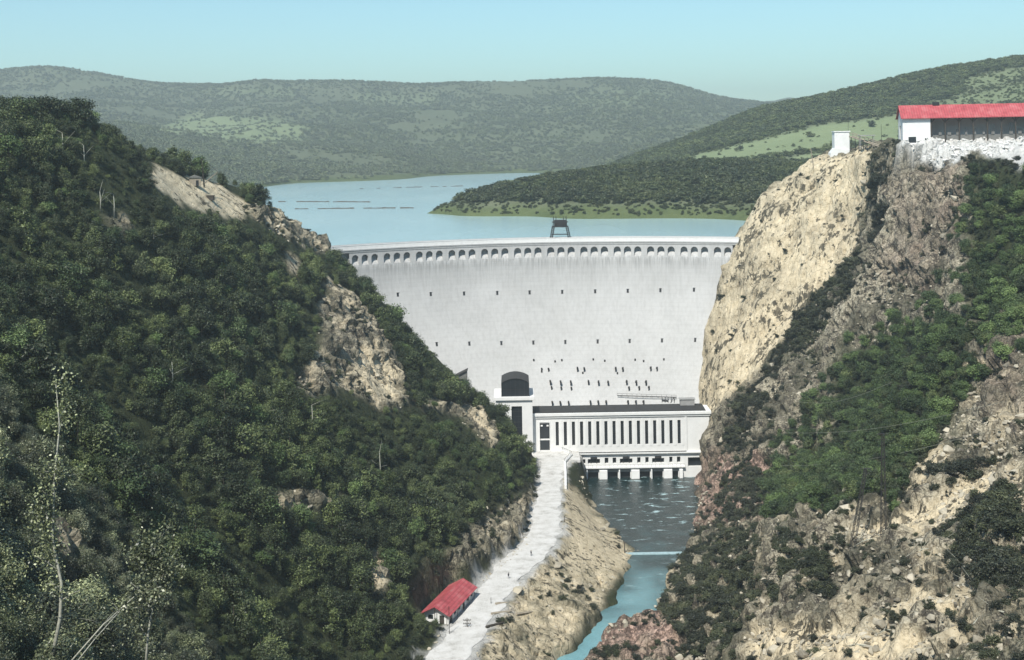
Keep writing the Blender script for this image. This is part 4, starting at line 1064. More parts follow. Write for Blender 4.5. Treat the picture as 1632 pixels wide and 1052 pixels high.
def trunk_mesh(key, C, mat, r0=.022, lean=.03):
    b = MB(); rr = random.Random(hash(key) % 1000 if False else len(key)*7+len(C))
    b.tube([(0, 0, -.08), (lean*.4, 0, .25), (lean, .01, .5), (lean, 0, .78)], [r0, r0*.8, r0*.55, r0*.2], 6)
    for k, c in enumerate(C[:7]):
        z0 = max(.15, c[2]-.22); b.tube([(lean*z0*1.6, 0, z0), (c[0]*.5, c[1]*.5, (z0+c[2])/2), tuple(c)], [r0*.4, r0*.28, r0*.1], 4)
    o = b.build(key, mat); me = o.data; D.objects.remove(o); return me
KINDS = {}
def kind(name, n, mat, lobes, leaves, leaf, shape='round', bark='bark', r0=.022):
    out = []
    for k in range(n):
        key = f'{name} crown {k}'
        me = crown_mesh(key, M[mat], 100+len(MESH), lobes, leaves, leaf, shape)
        out.append((me, trunk_mesh(f'{name} trunk {k}', MESH[key][1], M[bark], r0, .05*math.sin(k*2.1))))
    KINDS[name] = out
kind('wood', 6, 'leaf', 20, 3000, .030)
for v_, (lb_, lv_, lf_) in enumerate([(26, 3000, .03), (9, 1700, .034), (14, 2200, .03), (34, 3000, .028), (11, 1500, .04), (18, 2600, .026)]):
    me_ = crown_mesh(f'wood crown {v_}', M['leaf'], 400+v_, lb_, lv_, lf_, ['round', 'bush', 'round', 'cone', 'round', 'bush'][v_])
    KINDS['wood'][v_] = (me_, trunk_mesh(f'wood trunk {v_}', MESH[f'wood crown {v_}'][1], M['bark'], .022, .05*math.sin(v_*2.1)))
kind('near', 4, 'leafnear', 26, 7500, .0175, bark='palebark', r0=.016)
kind('green', 3, 'leafgreen', 18, 3000, .030)
kind('conifer', 2, 'leaf', 24, 2600, .024, 'cone')
kind('scrub', 4, 'leafscrub', 12, 1100, .055, 'bush')
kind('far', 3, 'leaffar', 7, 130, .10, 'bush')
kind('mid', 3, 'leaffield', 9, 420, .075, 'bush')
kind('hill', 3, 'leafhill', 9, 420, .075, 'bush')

def jgrid(x0, x1, y0, y1, step):
    gx_, gy_ = np.meshgrid(np.arange(x0, x1, step), np.arange(y0, y1, step))
    p = np.stack([gx_.ravel(), gy_.ravel()], 1) + RNG.uniform(-.48, .48, (gx_.size, 2))*step
    return p
def samp(A, p):
    j = np.clip(np.searchsorted(xs, p[:, 0]), 1, nx-1); i = np.clip(np.searchsorted(ys, p[:, 1]), 1, ny-1)
    return A[i, j]
Zg = P[..., 2]
def seen(p, z, lift):
    """fraction-free test: is a point above the ground in open view of the stand"""
    ok = np.ones(len(p), bool)
    for t in np.linspace(.15, .985, 90):
        q = p*t; zz = CZ+(z+lift-CZ)*t
        ok &= ~((samp(Zg, q) > zz+.3) & (q[:, 1] > 35))
    return ok
def inframe(p, z, m=40):
    a, c = proj(p[:, 0], p[:, 1], z)
    return (a > -m) & (a < 1632+m) & (c > -m) & (c < 1052+m), a, c
def scatter(name, pts, scl, rot, idx, sources, label, cat, mat=None):
    me = D.meshes.new(name); me.vertices.add(len(pts)); me.vertices.foreach_set('co', np.ascontiguousarray(pts, dtype=np.float32).ravel())
    for nm, tp, arr in (('scl', 'FLOAT_VECTOR', scl), ('rot', 'FLOAT_VECTOR', rot)):
        a = me.attributes.new(nm, tp, 'POINT'); a.data.foreach_set('vector', np.ascontiguousarray(arr, dtype=np.float32).ravel())
    a = me.attributes.new('pick', 'INT', 'POINT'); a.data.foreach_set('value', np.ascontiguousarray(idx, dtype=np.int32))
    o = D.objects.new(name, me); COL.objects.link(o)
    ng = D.node_groups.new(name, 'GeometryNodeTree')
    ng.interface.new_socket('Geometry', in_out='INPUT', socket_type='NodeSocketGeometry'); ng.interface.new_socket('Geometry', in_out='OUTPUT', socket_type='NodeSocketGeometry')
    nd = ng.nodes; gi, go = nd.new('NodeGroupInput'), nd.new('NodeGroupOutput')
    iop = nd.new('GeometryNodeInstanceOnPoints'); jn = nd.new('GeometryNodeJoinGeometry'); g2i = nd.new('GeometryNodeGeometryToInstance')
    for s in sources[::-1]:
        oi = nd.new('GeometryNodeObjectInfo'); oi.transform_space = 'ORIGINAL'; oi.inputs['Object'].default_value = s; oi.inputs['As Instance'].default_value = True
        ng.links.new(oi.outputs['Geometry'], jn.inputs[0])
    def na(nm, tp):
        x = nd.new('GeometryNodeInputNamedAttribute'); x.data_type = tp; x.inputs['Name'].default_value = nm; return x.outputs['Attribute']
    ng.links.new(gi.outputs[0], iop.inputs['Points']); ng.links.new(jn.outputs[0], iop.inputs['Instance']); iop.inputs['Pick Instance'].default_value = True
    ng.links.new(na('pick', 'INT'), iop.inputs['Instance Index']); ng.links.new(na('rot', 'FLOAT_VECTOR'), iop.inputs['Rotation']); ng.links.new(na('scl', 'FLOAT_VECTOR'), iop.inputs['Scale'])
    ng.links.new(iop.outputs[0], go.inputs[0])
    o.modifiers.new('scatter', 'NODES').node_group = ng
    put(o, label, cat, None, 'stuff')
    return o
SRC = {}
def tree(knd, v, loc, h, w, rz, label, group, name='broadleaf_tree'):
    root = D.objects.new(name, None); COL.objects.link(root)
    root.location = loc; root.rotation_euler = (0, 0, rz); root.scale = (w, w, h); root.empty_display_size = .1
    put(root, label, 'tree', group)
    cm, tm = KINDS[knd][v]
    c = D.objects.new('crown', cm); t = D.objects.new('trunk', tm)
    for o in (c, t): COL.objects.link(o); o.parent = root
    SRC.setdefault((knd, v), c)
    return root
def rots(n, tilt=0):
    r = RNG.normal(0, 1, (n, 3))*tilt; r[:, 2] = RNG.uniform(0, 2*PI, n); return r

# -- trees of the left slope and the right wood
p = jgrid(-230, 20, 118, 606, 2.65)
z = samp(Zg, p)
bare = np.maximum.reduce([samp(sandL, p)*1.6, samp(rockL, p)*.93, samp(bank, p)*1.2, samp(bsand, p)*1.5])
rd = np.abs(p[:, 0]-road_x(p[:, 1]))-road_w(p[:, 1])
ok = (p[:, 0] < road_x(p[:, 1])) & (rd > 3.0) & (RNG.uniform(0, 1, len(p)) > bare)
hutd = np.maximum(np.abs(p[:, 0]+20-(p[:, 1]-371)*.32), np.abs(p[:, 1]-371)-10)
ok &= (hutd > 7) & ~((p[:, 1] > 545) & (p[:, 0] > -14)) & ~((p[:, 1] > 590) & (z < 99)) & ~((p[:, 1] > 575) & (p[:, 0] > -75) )
ok &= RNG.uniform(0, 1, len(p)) > .10+.2*(fbm(p[:, 0]/22, p[:, 1]/22, z/22, 3, 111) > .35)
p, z, rd = p[ok], z[ok], rd[ok]
n = len(p)
ht = RNG.uniform(2.7, 6.4, n)*(.8+.45*(fbm(p[:, 0]/30, p[:, 1]/30, z*0, 2, 113)+.5))
ht *= np.where(rd < 9, .62, 1)*np.where(p[:, 1] > 540, .62, 1)
ht = np.clip(ht*np.exp(RNG.normal(0, .22, n)), 2.0, 10.5)
# brush over the bare benches is kept low
clr = np.zeros(n, bool)
for fr_ in (.3, .65, 1.0):
    a_, c_ = proj(p[:, 0], p[:, 1], z+ht*fr_)
    for q in Z_SANDL+Z_ROCKL: clr |= inpoly(a_+RNG.normal(0, 5, n), c_+RNG.normal(0, 5, n), q)
thin = clr & (RNG.uniform(0, 1, n) < .74)
ht = np.where(clr, np.minimum(ht, 2.2)*.8, ht); ht = np.where(thin, .01, ht)
wd = ht*RNG.uniform(.7, 1.25, n)
go_ = ht > .1; p, z, ht, wd = p[go_], z[go_], ht[go_], wd[go_]; n = len(p)
knd = np.where(p[:, 1] < 235, 1, np.where(RNG.uniform(0, 1, n) < .10, 2, np.where(RNG.uniform(0, 1, n) < .05, 3, 0)))
# right wood
p2 = jgrid(60, 260, 150, 548, 3.7); z2 = samp(Zg, p2)
a_, c_ = proj(p2[:, 0], p2[:, 1], z2+3.0); a2_, c2_ = proj(p2[:, 0], p2[:, 1], z2+5.0)
ok2 = (samp(woodR, p2)*1.15 > RNG.uniform(0, 1, len(p2))) & (p2[:, 0] > np.interp(p2[:, 1], [q[0] for q in BANKR], [q[1] for q in BANKR])+5) & (samp(sandR, p2) < .3) & (samp(rubble, p2) < .2)
for q in Z_RUBBLE+Z_SANDR: ok2 &= ~(inpoly(a_, c_, q) | inpoly(a2_, c2_, q))
p2, z2 = p2[ok2], z2[ok2]
h2 = RNG.uniform(3.4, 6.6, len(p2)); w2 = h2*RNG.uniform(.9, 1.35, len(p2)); k2 = np.where(RNG.uniform(0, 1, len(p2)) < .72, 2, 0)
p = np.vstack([p, p2]); z = np.concatenate([z, z2]); ht = np.concatenate([ht, h2]); wd = np.concatenate([wd, w2]); knd = np.concatenate([knd, k2])
names = ['wood', 'near', 'green', 'conifer']
n = len(p); var = np.array([RNG.integers(0, len(KINDS[names[k]])) for k in knd]); rz = RNG.uniform(0, 2*PI, n)
fr, qx, qy = inframe(p, z+ht*.6); vis = seen(p, z, ht*.75) & fr
size = ht/np.maximum(p[:, 1], 1)*vis
order = np.argsort(-size); big = set(order[:296].tolist())
ZONES = [(lambda a, c, y, x: x > 40, 'green tree among many in the wood on the right slope', 'trees of the right slope wood'),
         (lambda a, c, y, x: y < 235 and a < 330, 'speckled foreground tree at the lower left, nearest the viewer', 'trees of the lower left foreground'),
         (lambda a, c, y, x: y < 235, 'speckled foreground tree at the bottom, left of the red roofed hut', 'trees of the bottom foreground'),
         (lambda a, c, y, x: c < 330, 'dark tree high on the left slope near its skyline', 'trees near the left skyline'),
         (lambda a, c, y, x: c < 600, 'dark leafy tree midway up the wooded left slope', 'trees midway up the left slope'),
         (lambda a, c, y, x: True, 'dark leafy tree low on the left slope above the road', 'trees above the road')]
for i in order[:296]:
    i = int(i); k = names[knd[i]]
    for t, lab, grp in ZONES:
        if t(qx[i], qy[i], p[i, 1], p[i, 0]): break
    tree(k, int(var[i]), (p[i, 0], p[i, 1], z[i]-.25), ht[i], wd[i], rz[i], lab, grp, 'conifer_tree' if k == 'conifer' else 'broadleaf_tree')
for k in range(4):                                   # one of every kind stands at least once
    for v in range(len(KINDS[names[k]])):
        if (names[k], v) in SRC: continue
        c_ = [i for i in order[296:] if knd[i] == k and var[i] == v and vis[i]] or [i for i in order[296:] if knd[i] == k and var[i] == v]
        i = int(c_[0]); big.add(i)
        for t, lab, grp in ZONES:
            if t(qx[i], qy[i], p[i, 1], p[i, 0]): break
        tree(names[k], v, (p[i, 0], p[i, 1], z[i]-.25), ht[i], wd[i], rz[i], lab, grp, 'conifer_tree' if k == 3 else 'broadleaf_tree')
flat, base = [], {}
for k in range(4):
    base[k] = len(flat); flat += [SRC[(names[k], v)] for v in range(len(KINDS[names[k]]))]
rest = np.array([i for i in range(n) if i not in big])
for nm, lab, m in (('left_slope_wood', 'dense dark wood covering the left slope beside the dam', p[rest, 0] < 40), ('right_slope_wood', 'green wood covering the middle of the right slope', p[rest, 0] >= 40)):
    r_ = rest[m]
    rt_ = np.zeros((len(r_), 3)); rt_[:, 2] = rz[r_]
    scatter(nm, np.column_stack([p[r_], z[r_]-.25]), np.column_stack([wd[r_], wd[r_], ht[r_]]), rt_, np.array([base[knd[i]] for i in r_])+var[r_], flat, lab, 'wood')
print('TREES', n, len(rest), vis.sum())

# -- shrubs: on the rocky right bank, the scar's dark edge, the road cut and the tipped bank
darkR = sm(zone(Z_DARKR, 140, 600), 1.5)
def shrub(v, loc, h, w, rz_, label, group):
    o = D.objects.new('shrub', KINDS['scrub'][v][0]); COL.objects.link(o)
    o.location = loc; o.scale = (w, w, h); o.rotation_euler = (0, 0, rz_); put(o, label, 'shrub', group); SRC.setdefault(('scrub', v), o); return o
p = jgrid(-150, 235, 125, 606, 1.75); z = samp(Zg, p)
R1 = RNG.uniform(0, 1, len(p)); rgt = p[:, 0] > np.interp(p[:, 1], [q[0] for q in BANKR], [q[1] for q in BANKR])+1.5
pat = sstep(-.1, .35, fbm(p[:, 0]/9, p[:, 1]/9, z/9, 3, 131))
dens = rgt*(.10+.30*pat) + samp(darkR, p)*(.62+.38*(z > 45)) + rgt*samp(woodR, p)*.2
dens = dens*(1-.93*np.clip(samp(sandR, p)*1.3, 0, 1))*(1-.95*np.clip(samp(scar, p)*1.25, 0, 1)*(1-np.clip(samp(darkR, p)*1.3, 0, 1)))*(1-np.clip(samp(rubble, p)*1.5, 0, .97))
dens += .02*samp(scar, p)*(1-samp(darkR, p))
dens += .26*samp(rockL, p)*(1-np.clip(samp(sandL, p)*1.3, 0, 1)) + .16*samp(bank, p)*pat*(1-np.clip(samp(bsand, p)*1.3, 0, .9))
rd = np.abs(p[:, 0]-road_x(p[:, 1]))-road_w(p[:, 1])
dens += .35*((p[:, 0] < road_x(p[:, 1])) & (rd > 1.0) & (rd < 14) & (p[:, 1] > 300) & (p[:, 1] < 545))*pat*(1-np.clip(samp(sandL, p)*1.3, 0, 1))
ok = (R1 < dens) & (z > .6) & ((rd > 1.0) | (p[:, 1] > 556) | (p[:, 1] < 300)) & ~((samp(plate, p) > .3)) & ~((p[:, 1] > 540) & (p[:, 0] > -12) & (p[:, 0] < 86) & (z < 24))
hutd = np.maximum(np.abs(p[:, 0]+20-(p[:, 1]-371)*.32), np.abs(p[:, 1]-371)-10); ok &= hutd > 6
p, z = p[ok], z[ok]; n = len(p)
h = RNG.uniform(.7, 2.3, n)*(1+.6*samp(darkR, p)+.35*samp(darkR, p)*(z > 60)); w = h*RNG.uniform(1.1, 1.7, n); v = RNG.integers(0, 4, n); rz = RNG.uniform(0, 6.28, n)
fr, qx, qy = inframe(p, z+h*.5, 10); vis = seen(p, z, h*.6+.3) & fr
order = np.argsort(-(w/np.maximum(p[:, 1], 1)*vis)); 
for i in order[:240]:
    i = int(i)
    if p[i, 0] < 30: lab, grp = 'low dark shrub beside the road or the tipped bank on the left', 'shrubs left of the river'
    elif qy[i] < 640: lab, grp = 'dark shrub on the upper right cliff beside the sandy scar', 'shrubs of the upper right cliff'
    elif qx[i] < 1240: lab, grp = 'dark shrub clinging to the rock face above the river', 'shrubs above the river'
    else: lab, grp = 'dark shrub among the rubble at lower right', 'shrubs of the lower right rubble'
    shrub(int(v[i]), (p[i, 0], p[i, 1], z[i]-.15), h[i], w[i], rz[i], lab, grp)
rest = order[240:]
scatter('scrub', np.column_stack([p[rest], z[rest]-.15]), np.column_stack([w[rest], w[rest], h[rest]]), rots(len(rest), .12), v[rest], [SRC[('scrub', k)] for k in range(4)], 'dark low scrub scattered over the rocky slopes', 'scrub')
print('SHRUBS', n)

# -- broken rock
def rock_mesh(seed, mat):
    r = random.Random(seed); bm = bmesh.new()
    for k in range(17):
        u = Vector((r.gauss(0, 1), r.gauss(0, 1), r.gauss(0, 1))).normalized()*r.uniform(.75, 1); bm.verts.new((u.x*.62, u.y*.5, u.z*.42))
    bmesh.ops.convex_hull(bm, input=bm.verts)
    for q in [v for v in bm.verts if not v.link_faces]: bm.verts.remove(q)
    bmesh.ops.bevel(bm, geom=list(bm.edges), offset=.035, segments=1, affect='EDGES')
    me = D.meshes.new('boulder'); bm.to_mesh(me); bm.free(); me.materials.append(mat); return me
def rock_mat(name, lo, mid, hi):
    m = Mat(name, .92, .15); oi = m.n('ShaderNodeObjectInfo')
    f = m.math('ADD', m.math('MULTIPLY', oi.outputs['Random'], .4), m.math('ADD', m.math('MULTIPLY', m.noise(.8, 6), .4), m.math('MULTIPLY', m.noise(.07, 3), .35)))
    m.color(m.ramp(f, [(.25, lo), (.55, mid), (.9, hi)])).bump(m.noise(3, 5), .12, .7); return m.m
M['boulder'] = rock_mat('broken rock', (.10, .09, .072), (.32, .29, .225), (.58, .53, .42))
M['block'] = rock_mat('white quarried stone', (.45, .44, .42), (.62, .61, .58), (.74, .73, .71))
ROCKS = [rock_mesh(k, M['boulder']) for k in range(6)]; BLOCKS = [rock_mesh(k+40, M['block']) for k in range(4)]
p = jgrid(-150, 235, 130, 606, 1.3); z = samp(Zg, p); R1 = RNG.uniform(0, 1, len(p))
dens = .44*samp(rockA, p)*(p[:, 0] > 40)*sstep(.2, .6, fbm(p[:, 0]/12, p[:, 1]/12, z/12, 3, 151)+.55)*(1-np.clip(samp(woodR, p)*1.3, 0, .95)) + .28*samp(rockL, p) + .16*samp(bank, p)*(1-samp(bsand, p)*.8) + .08*samp(sandR, p)
lowR = (p[:, 0] > 45) & (p[:, 1] < 420) & (z < 75)
dens = dens*(1+.9*lowR)*(1-.97*samp(scar, p))
# boulders at the water's edge
er = p[:, 0]-np.interp(p[:, 1], [q[0] for q in BANKR], [q[1] for q in BANKR]); el = np.interp(p[:, 1], [q[0] for q in BANKL], [q[1] for q in BANKL])-p[:, 0]
dens += .4*((np.abs(er) < 4) | ((np.abs(el) < 3) & (p[:, 1] > 440)))*(p[:, 1] < 552)*(p[:, 1] > 330)
rd = np.abs(p[:, 0]-road_x(p[:, 1]))-road_w(p[:, 1])
dens += .12*((rd > .4) & (rd < 2.2))*(p[:, 1] > 320)*(p[:, 1] < 540)
heap = (rd > -2.6) & (rd < .5) & (p[:, 0] < road_x(p[:, 1])) & (p[:, 1] > 396) & (p[:, 1] < 440); dens += .55*heap
hutd = np.maximum(np.abs(p[:, 0]+20-(p[:, 1]-371)*.32), np.abs(p[:, 1]-371)-10)
ok = (R1 < dens) & (z > -1.5) & (heap | (rd > .4) | (p[:, 1] > 556) | (p[:, 1] < 300)) & (samp(plate, p) < .3) & (hutd > 5.5) & ~((p[:, 1] > 540) & (p[:, 0] > -12) & (p[:, 0] < 86))
p, z = p[ok], z[ok]; n = len(p); s = .5*np.exp(RNG.normal(0, .55, n))*1.7; s = np.clip(s*.82, .4, 3.6); s = np.where(heap[ok], np.minimum(s, 1.1), s); v = RNG.integers(0, 6, n)
fr, qx, qy = inframe(p, z, 10); vis = seen(p, z, s*.3+.2) & fr
order = np.argsort(-(s/np.maximum(p[:, 1], 1)*vis)); rsrc = {}
sc3 = np.column_stack([s*RNG.uniform(.8, 1.5, n), s*RNG.uniform(.8, 1.3, n), s*RNG.uniform(.7, 1.3, n)]); rr3 = rots(n, .35)
for q, i in enumerate(order[:180]):
    i = int(i); o = D.objects.new('boulder', ROCKS[v[i]]); COL.objects.link(o); rsrc.setdefault(int(v[i]), o)
    o.location = (p[i, 0], p[i, 1], z[i]+.05*s[i]); o.scale = sc3[i]; o.rotation_euler = rr3[i]
    if p[i, 0] < 36: lab, grp = 'pale boulder on the left bank between road and wooded slope', 'boulders left of the river'
    elif qy[i] < 700: lab, grp = 'grey boulder on the upper right cliff', 'boulders of the upper right cliff'
    elif qx[i] < 1240: lab, grp = 'grey boulder on the right rock face above the river', 'boulders above the river'
    else: lab, grp = 'pale boulder among the rubble at lower right', 'boulders of the lower right rubble'
    put(o, lab, 'boulder', grp)
rest = order[180:]
scatter('scree', np.column_stack([p[rest], z[rest]]), sc3[rest], rr3[rest], v[rest], [rsrc[k] for k in range(6)], 'broken rock and scree strewn over both banks', 'scree')
print('ROCKS', n)
# white quarried stone heaped before the shed
p = jgrid(150, 228, 470, 519, 1.15); z = samp(Zg, p); m = (samp(rubble, p) > .35) & (RNG.uniform(0, 1, len(p)) < .62)
p, z = p[m], z[m]; n = len(p); s = np.clip(.8*np.exp(RNG.normal(0, .5, n)), .4, 3.0); v = RNG.integers(0, 4, n); sc3 = np.column_stack([s*1.3, s, s*.9]); rr3 = rots(n, .3)
order = np.argsort(-s); bs = {}
for i in order[:60]:
    i = int(i); o = D.objects.new('stone_block', BLOCKS[v[i]]); COL.objects.link(o); bs.setdefault(int(v[i]), o)
    o.location = (p[i, 0], p[i, 1], z[i]); o.scale = sc3[i]; o.rotation_euler = rr3[i]; put(o, 'white quarried stone block in the heap before the red roofed shed', 'stone block', 'white stone blocks before the shed')
rest = order[60:]
if len(bs) == 4: scatter('stone_heap', np.column_stack([p[rest], z[rest]]), sc3[rest], rr3[rest], v[rest], [bs[k] for k in range(4)], 'heap of white broken stone spilling before the red roofed shed', 'stone heap')
print('BLOCKS', n)

# -- bare pale trunks and fallen branches
def snag(pts, rs, label, name='dead_branch', cat='branch', mat='palebark', grp=None, twigs=4):
    base_ = Vector(pts[0]); b = MB(); pp = [Vector(q)-base_ for q in pts]; b.tube(pp, rs, 6)
    for k in range(twigs):
        t = pp[1+k % (len(pp)-1)]; d_ = Vector((random.uniform(-1, 1), random.uniform(-1, 1), random.uniform(.1, 1))).normalized()*random.uniform(.8, 2.2)*rs[0]*14
        b.tube([t, t+d_*.5+Vector((0, 0, .1)), t+d_], [rs[-1]*1.1, rs[-1]*.7, rs[-1]*.3], 4)
    o = b.build(name, M[mat], smooth=True); o.location = base_; return put(o, label, cat, grp)
def birch(pts, rs, label, seed, spread, nleaf):
    r = np.random.default_rng(seed); base_ = Vector(pts[0]); root = empty('birch_tree', base_, 0, label, 'tree')
    pp = [Vector(q)-base_ for q in pts]; b = MB(); b.tube(pp, rs, 7); tips = []
    for k in range(16):
        s = r.uniform(.25, .98)*(len(pp)-1); j = int(s); t = pp[j].lerp(pp[j+1], s-j)
        d_ = Vector((r.normal(), r.normal()*.6, abs(r.normal())*.8+.25)).normalized()*spread*r.uniform(.6, 1.3)
        b.tube([t, t+d_*.5+Vector((0, 0, .15)), t+d_], [rs[j]*.4, rs[j]*.26, .015], 5); tips += [t+d_*u for u in (.35, .7, 1)]
    b.build('trunk', M['palebark'], root, smooth=True)
    tips = np.array(tips); c = tips[r.integers(0, len(tips), nleaf)]+r.normal(0, 1, (nleaf, 3))*spread*.26
    nr = r.normal(size=(nleaf, 3)); nr[:, 2] += .5; nr /= np.linalg.norm(nr, axis=1, keepdims=True)
    t = np.cross(nr, r.normal(size=(nleaf, 3))); t /= np.linalg.norm(t, axis=1, keepdims=True); bt = np.cross(nr, t); s = r.uniform(.10, .22, nleaf)[:, None]
    V = np.stack([c-t*s, c-bt*s*.6, c+t*s, c+bt*s*.6], 1).reshape(-1, 3)
    o = npmesh('crown', V, np.arange(nleaf*4).reshape(-1, 4), M['leafnear'], False, dict(tone=np.repeat(r.uniform(.2, 1, nleaf)**1.3, 4))); o.parent = root
birch([W(78, 1075, 140), W(96, 985, 141), W(98, 930, 141), W(84, 860, 142), W(86, 770, 143), W(95, 680, 144), W(88, 600, 145)], [.24, .2, .17, .15, .12, .08, .03], 'crooked pale birch at the lower left edge', 3, 2.6, 3600)
0 and birch([W(20, 1075, 136), W(30, 850, 138), W(36, 700, 140), W(30, 560, 142), W(40, 450, 143)], [.2, .17, .13, .08, .03], 'tall thin pale birch at the far left edge', 4, 2.4, 3200)
birch([W(230, 1090, 128), W(236, 1010, 129), W(250, 930, 130), W(246, 860, 131)], [.13, .11, .08, .03], 'short pale birch at the bottom left beside the leaning branch', 5, 2.6, 4200)
snag([W(108, 1060, 128), W(165, 995, 131), W(215, 950, 134), W(262, 905, 137)], [.10, .085, .06, .025], 'pale bare branch leaning right at the lower left', twigs=7)
snag([W(120, 1058, 126), W(150, 1020, 128), W(190, 975, 131), (W(212, 985, 133))], [.07, .06, .045, .02], 'thinner pale bare branch beside the leaning one', twigs=6)
for k, (a, c, hh) in enumerate([(498, 690, 8), (606, 770, 9), (134, 265, 6), (182, 350, 7), (100, 250, 7), (160, 340, 6), (430, 690, 6), (275, 620, 7), (245, 395, 6)]):
    g = hit(a, c, 200, 600)
    if g is None: continue
    snag([g, g+Vector((.1, 0, hh*.5)), g+Vector((-.1, .1, hh))], [.2, .16, .07], ['bare pale pole trunk low in the left wood, above the hut', 'bare pale trunk in the left wood above the road bend', 'bare pale trunk beneath the left skyline', 'bare trunk on the open brush below the left skyline',
         'pale snag at the top left under the skyline trees', 'short bare trunk left of the rock bench', 'short bare trunk at the middle of the left slope', 'lone bare trunk in the heart of the left wood', 'bare trunk below the rock bench'][k], 'bare_trunk', 'tree trunk', twigs=3)
k = 0
for a, c in [(1250, 1000), (1290, 930), (1340, 960), (1430, 900), (1480, 880), (1530, 905), (1545, 1010), (1470, 990), (1590, 900), (1390, 860), (1600, 980), (1330, 890), (1560, 940), (1420, 1010), (1380, 1035), (1510, 860), (1610, 860), (1300, 1030)]:
    g = hit(a, c, 150, 480)
    if g is None: continue
    an_ = random.uniform(0, PI); L = random.uniform(2.5, 5.5); e = g+Vector((math.cos(an_)*L, math.sin(an_)*L, 0)); e.z = hz(e.x, e.y)+random.uniform(.3, 1.2)
    snag([g+Vector((0, 0, .3)), (g+e)/2+Vector((0, 0, .5)), e], [.17, .13, .06], 'pale fallen branch lying on the lower right rubble', 'fallen_branch', 'branch', grp='fallen branches on the right rubble', twigs=3)

# -- far woods
ii = RNG.choice(fny*fnx, 400000)
X_, Y_, Z_ = FX.ravel()[ii], FY.ravel()[ii], FH.ravel()[ii]
X_ = X_+RNG.uniform(-.5, .5, len(X_))*Y_*1.44/560
# sample evenly over the land: fan cells grow with distance
ca = (np.gradient(FY, axis=0)*np.gradient(FX, axis=1)).ravel()[ii]
fd = field.ravel()[ii]
def sampF(X, Y):
    i = np.clip(np.searchsorted(fy, Y), 1, fny-1); t = (Y-fy[i-1])/(fy[i]-fy[i-1])
    c = (X/Y+.72)/1.44*(fnx-1); j = np.clip(c.astype(int), 0, fnx-2); u = c-j
    a = FH[i-1, j]*(1-u)+FH[i-1, j+1]*u; b_ = FH[i, j]*(1-u)+FH[i, j+1]*u
    return a*(1-t)+b_*t
Y_ = Y_+RNG.uniform(-.5, .5, len(Y_))*np.gradient(fy)[ii//fnx]*.98; Y_ = np.clip(Y_, 702, 6300)
Z_ = sampF(X_, Y_)
wn = fbm(X_/170, Y_/170, X_*0, 4, 171)
a_, c_ = proj(X_, Y_, Z_)
infr = (a_ > -160) & (a_ < 1800) & (c_ < 420)
wdm = (Y_ > 1700) | ((Y_ > 1500) & (X_ < -140))
keep = infr & (Z_ > 99.5) & wdm & (Y_ < 4000) & (RNG.uniform(0, 1, len(X_)) < np.clip((.8+1.0*wn)*ca/ (30.0+.02*Y_), .05, .95)*(1-.93*fd))
q = np.where(keep)[0]
def emb(q, s): return np.column_stack([X_[q], Y_[q], Z_[q]-.08*s])
def farsource(knd, label, spots):
    out = []
    for v, (px, py, Y) in enumerate(spots):
        x, y, z_ = W(px, py, Y); z_ = float(sampF(np.array([x]), np.array([y]))[0])
        t = tree(knd, v, (x, y, z_-.3), 8.0, 10.0, v*1.3, label[v], None); out.append(SRC[(knd, v)])
    return out
fs = farsource('far', ['pale green lone tree in the distant field at left', 'pale lone tree at the right end of the distant field', 'pale lone tree on the far hillside above the promontory'], [(300, 200, 2650), (480, 205, 2650), (900, 160, 3200)])
ms = farsource('mid', ['round dark tree at the near edge of the pale right hill field', 'round dark tree in the middle of the pale right hill field', 'round dark tree near the upper end of the pale right hill field'], [(1180, 236, 1240), (1290, 212, 1250), (1390, 196, 1260)])
s = RNG.uniform(4, 8.5, len(q))
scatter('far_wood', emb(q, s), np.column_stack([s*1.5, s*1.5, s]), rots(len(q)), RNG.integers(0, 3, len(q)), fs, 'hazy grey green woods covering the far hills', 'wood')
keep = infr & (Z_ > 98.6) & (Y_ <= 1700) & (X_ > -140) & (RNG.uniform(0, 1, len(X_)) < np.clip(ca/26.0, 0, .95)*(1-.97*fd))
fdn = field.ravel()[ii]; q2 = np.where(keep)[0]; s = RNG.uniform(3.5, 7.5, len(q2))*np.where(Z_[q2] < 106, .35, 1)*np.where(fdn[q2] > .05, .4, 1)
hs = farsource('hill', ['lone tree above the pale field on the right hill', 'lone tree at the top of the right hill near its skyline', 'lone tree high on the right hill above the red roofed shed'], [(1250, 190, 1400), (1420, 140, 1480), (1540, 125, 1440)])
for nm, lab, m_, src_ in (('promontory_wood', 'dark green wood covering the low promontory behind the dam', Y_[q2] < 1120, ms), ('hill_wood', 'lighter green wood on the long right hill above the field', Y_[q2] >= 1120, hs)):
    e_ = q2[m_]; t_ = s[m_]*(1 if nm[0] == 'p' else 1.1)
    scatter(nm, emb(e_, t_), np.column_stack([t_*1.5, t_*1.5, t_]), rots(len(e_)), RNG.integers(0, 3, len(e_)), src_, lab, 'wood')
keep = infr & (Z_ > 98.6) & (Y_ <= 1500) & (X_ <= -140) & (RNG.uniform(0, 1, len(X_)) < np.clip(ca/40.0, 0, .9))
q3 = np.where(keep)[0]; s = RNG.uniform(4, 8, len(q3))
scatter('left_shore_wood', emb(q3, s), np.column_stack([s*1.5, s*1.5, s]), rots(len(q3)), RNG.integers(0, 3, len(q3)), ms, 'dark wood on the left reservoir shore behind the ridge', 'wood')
print('FAR', len(q), len(q2), len(q3))

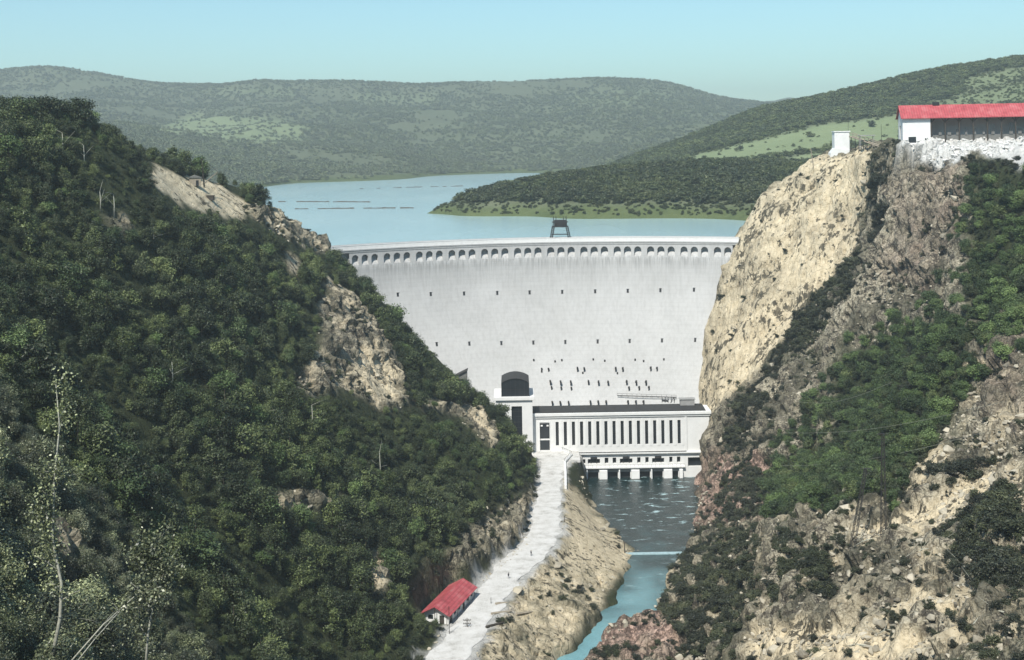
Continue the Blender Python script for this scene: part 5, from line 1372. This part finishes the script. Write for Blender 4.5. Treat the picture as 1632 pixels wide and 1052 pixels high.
# ------------------------------------------------------------------ light, air, camera
sund = Vector((-.24, -.58, .77)).normalized()
el = math.asin(sund.z); az = math.atan2(sund.x, sund.y)
w = D.worlds.new('World'); SC.world = w; w.use_nodes = True
nt = w.node_tree; bg = nt.nodes['Background']
st = nt.nodes.new('ShaderNodeTexSky'); st.sky_type = 'NISHITA'; st.sun_disc = False; st.sun_elevation = el; st.sun_rotation = az
st.air_density = 1.0; st.dust_density = .6; st.ozone_density = 1.5; st.altitude = 300
mx = nt.nodes.new('ShaderNodeMix'); mx.data_type = 'RGBA'; mx.blend_type = 'MULTIPLY'; mx.inputs[0].default_value = 1; mx.inputs[7].default_value = (.77, 1.0, .97, 1)
nt.links.new(st.outputs[0], mx.inputs[6]); nt.links.new(mx.outputs[2], bg.inputs[0]); bg.inputs[1].default_value = .12
sl = D.lights.new('sun', 'SUN'); sl.energy = 4.6; sl.angle = math.radians(.55); sl.color = (1, .95, .87)
so = D.objects.new('sun', sl); COL.objects.link(so); so.rotation_euler = (-sund).to_track_quat('-Z', 'Y').to_euler(); so.location = (-200, -200, 500)
HAZE = True
if HAZE:
    b = MB(); b.box(-4700, 4700, -120, 6550, -6, 420)
    hm = D.materials.new('haze'); hm.use_nodes = True; hn = hm.node_tree
    hn.nodes.remove(hn.nodes['Principled BSDF'])
    pv = hn.nodes.new('ShaderNodeVolumePrincipled'); pv.inputs['Color'].default_value = (.80, .90, .90, 1); pv.inputs['Density'].default_value = 1.8e-4; pv.inputs['Anisotropy'].default_value = .2
    hn.links.new(pv.outputs[0], hn.nodes['Material Output'].inputs['Volume'])
    put(b.build('haze', hm), kind='stuff')
cam = D.cameras.new('camera'); co = D.objects.new('camera', cam); COL.objects.link(co)
cam.lens = F/1632*36; cam.sensor_width = 36; cam.shift_y = -(526-CY)/1632; cam.clip_start = .5; cam.clip_end = 12000
co.location = (0, 0, CZ); co.rotation_euler = (Matrix.Rotation(PI/2, 3, 'X') @ Matrix.Rotation(-ROLL, 3, 'Z')).to_euler()
SC.camera = co
SC.view_settings.view_transform = 'Standard'; SC.view_settings.look = 'None'; SC.view_settings.exposure = .4; SC.view_settings.gamma = 1
SC.cycles.max_bounces = 6; SC.cycles.diffuse_bounces = 3; SC.cycles.glossy_bounces = 3; SC.cycles.volume_bounces = 0
SC.cycles.use_denoising = True
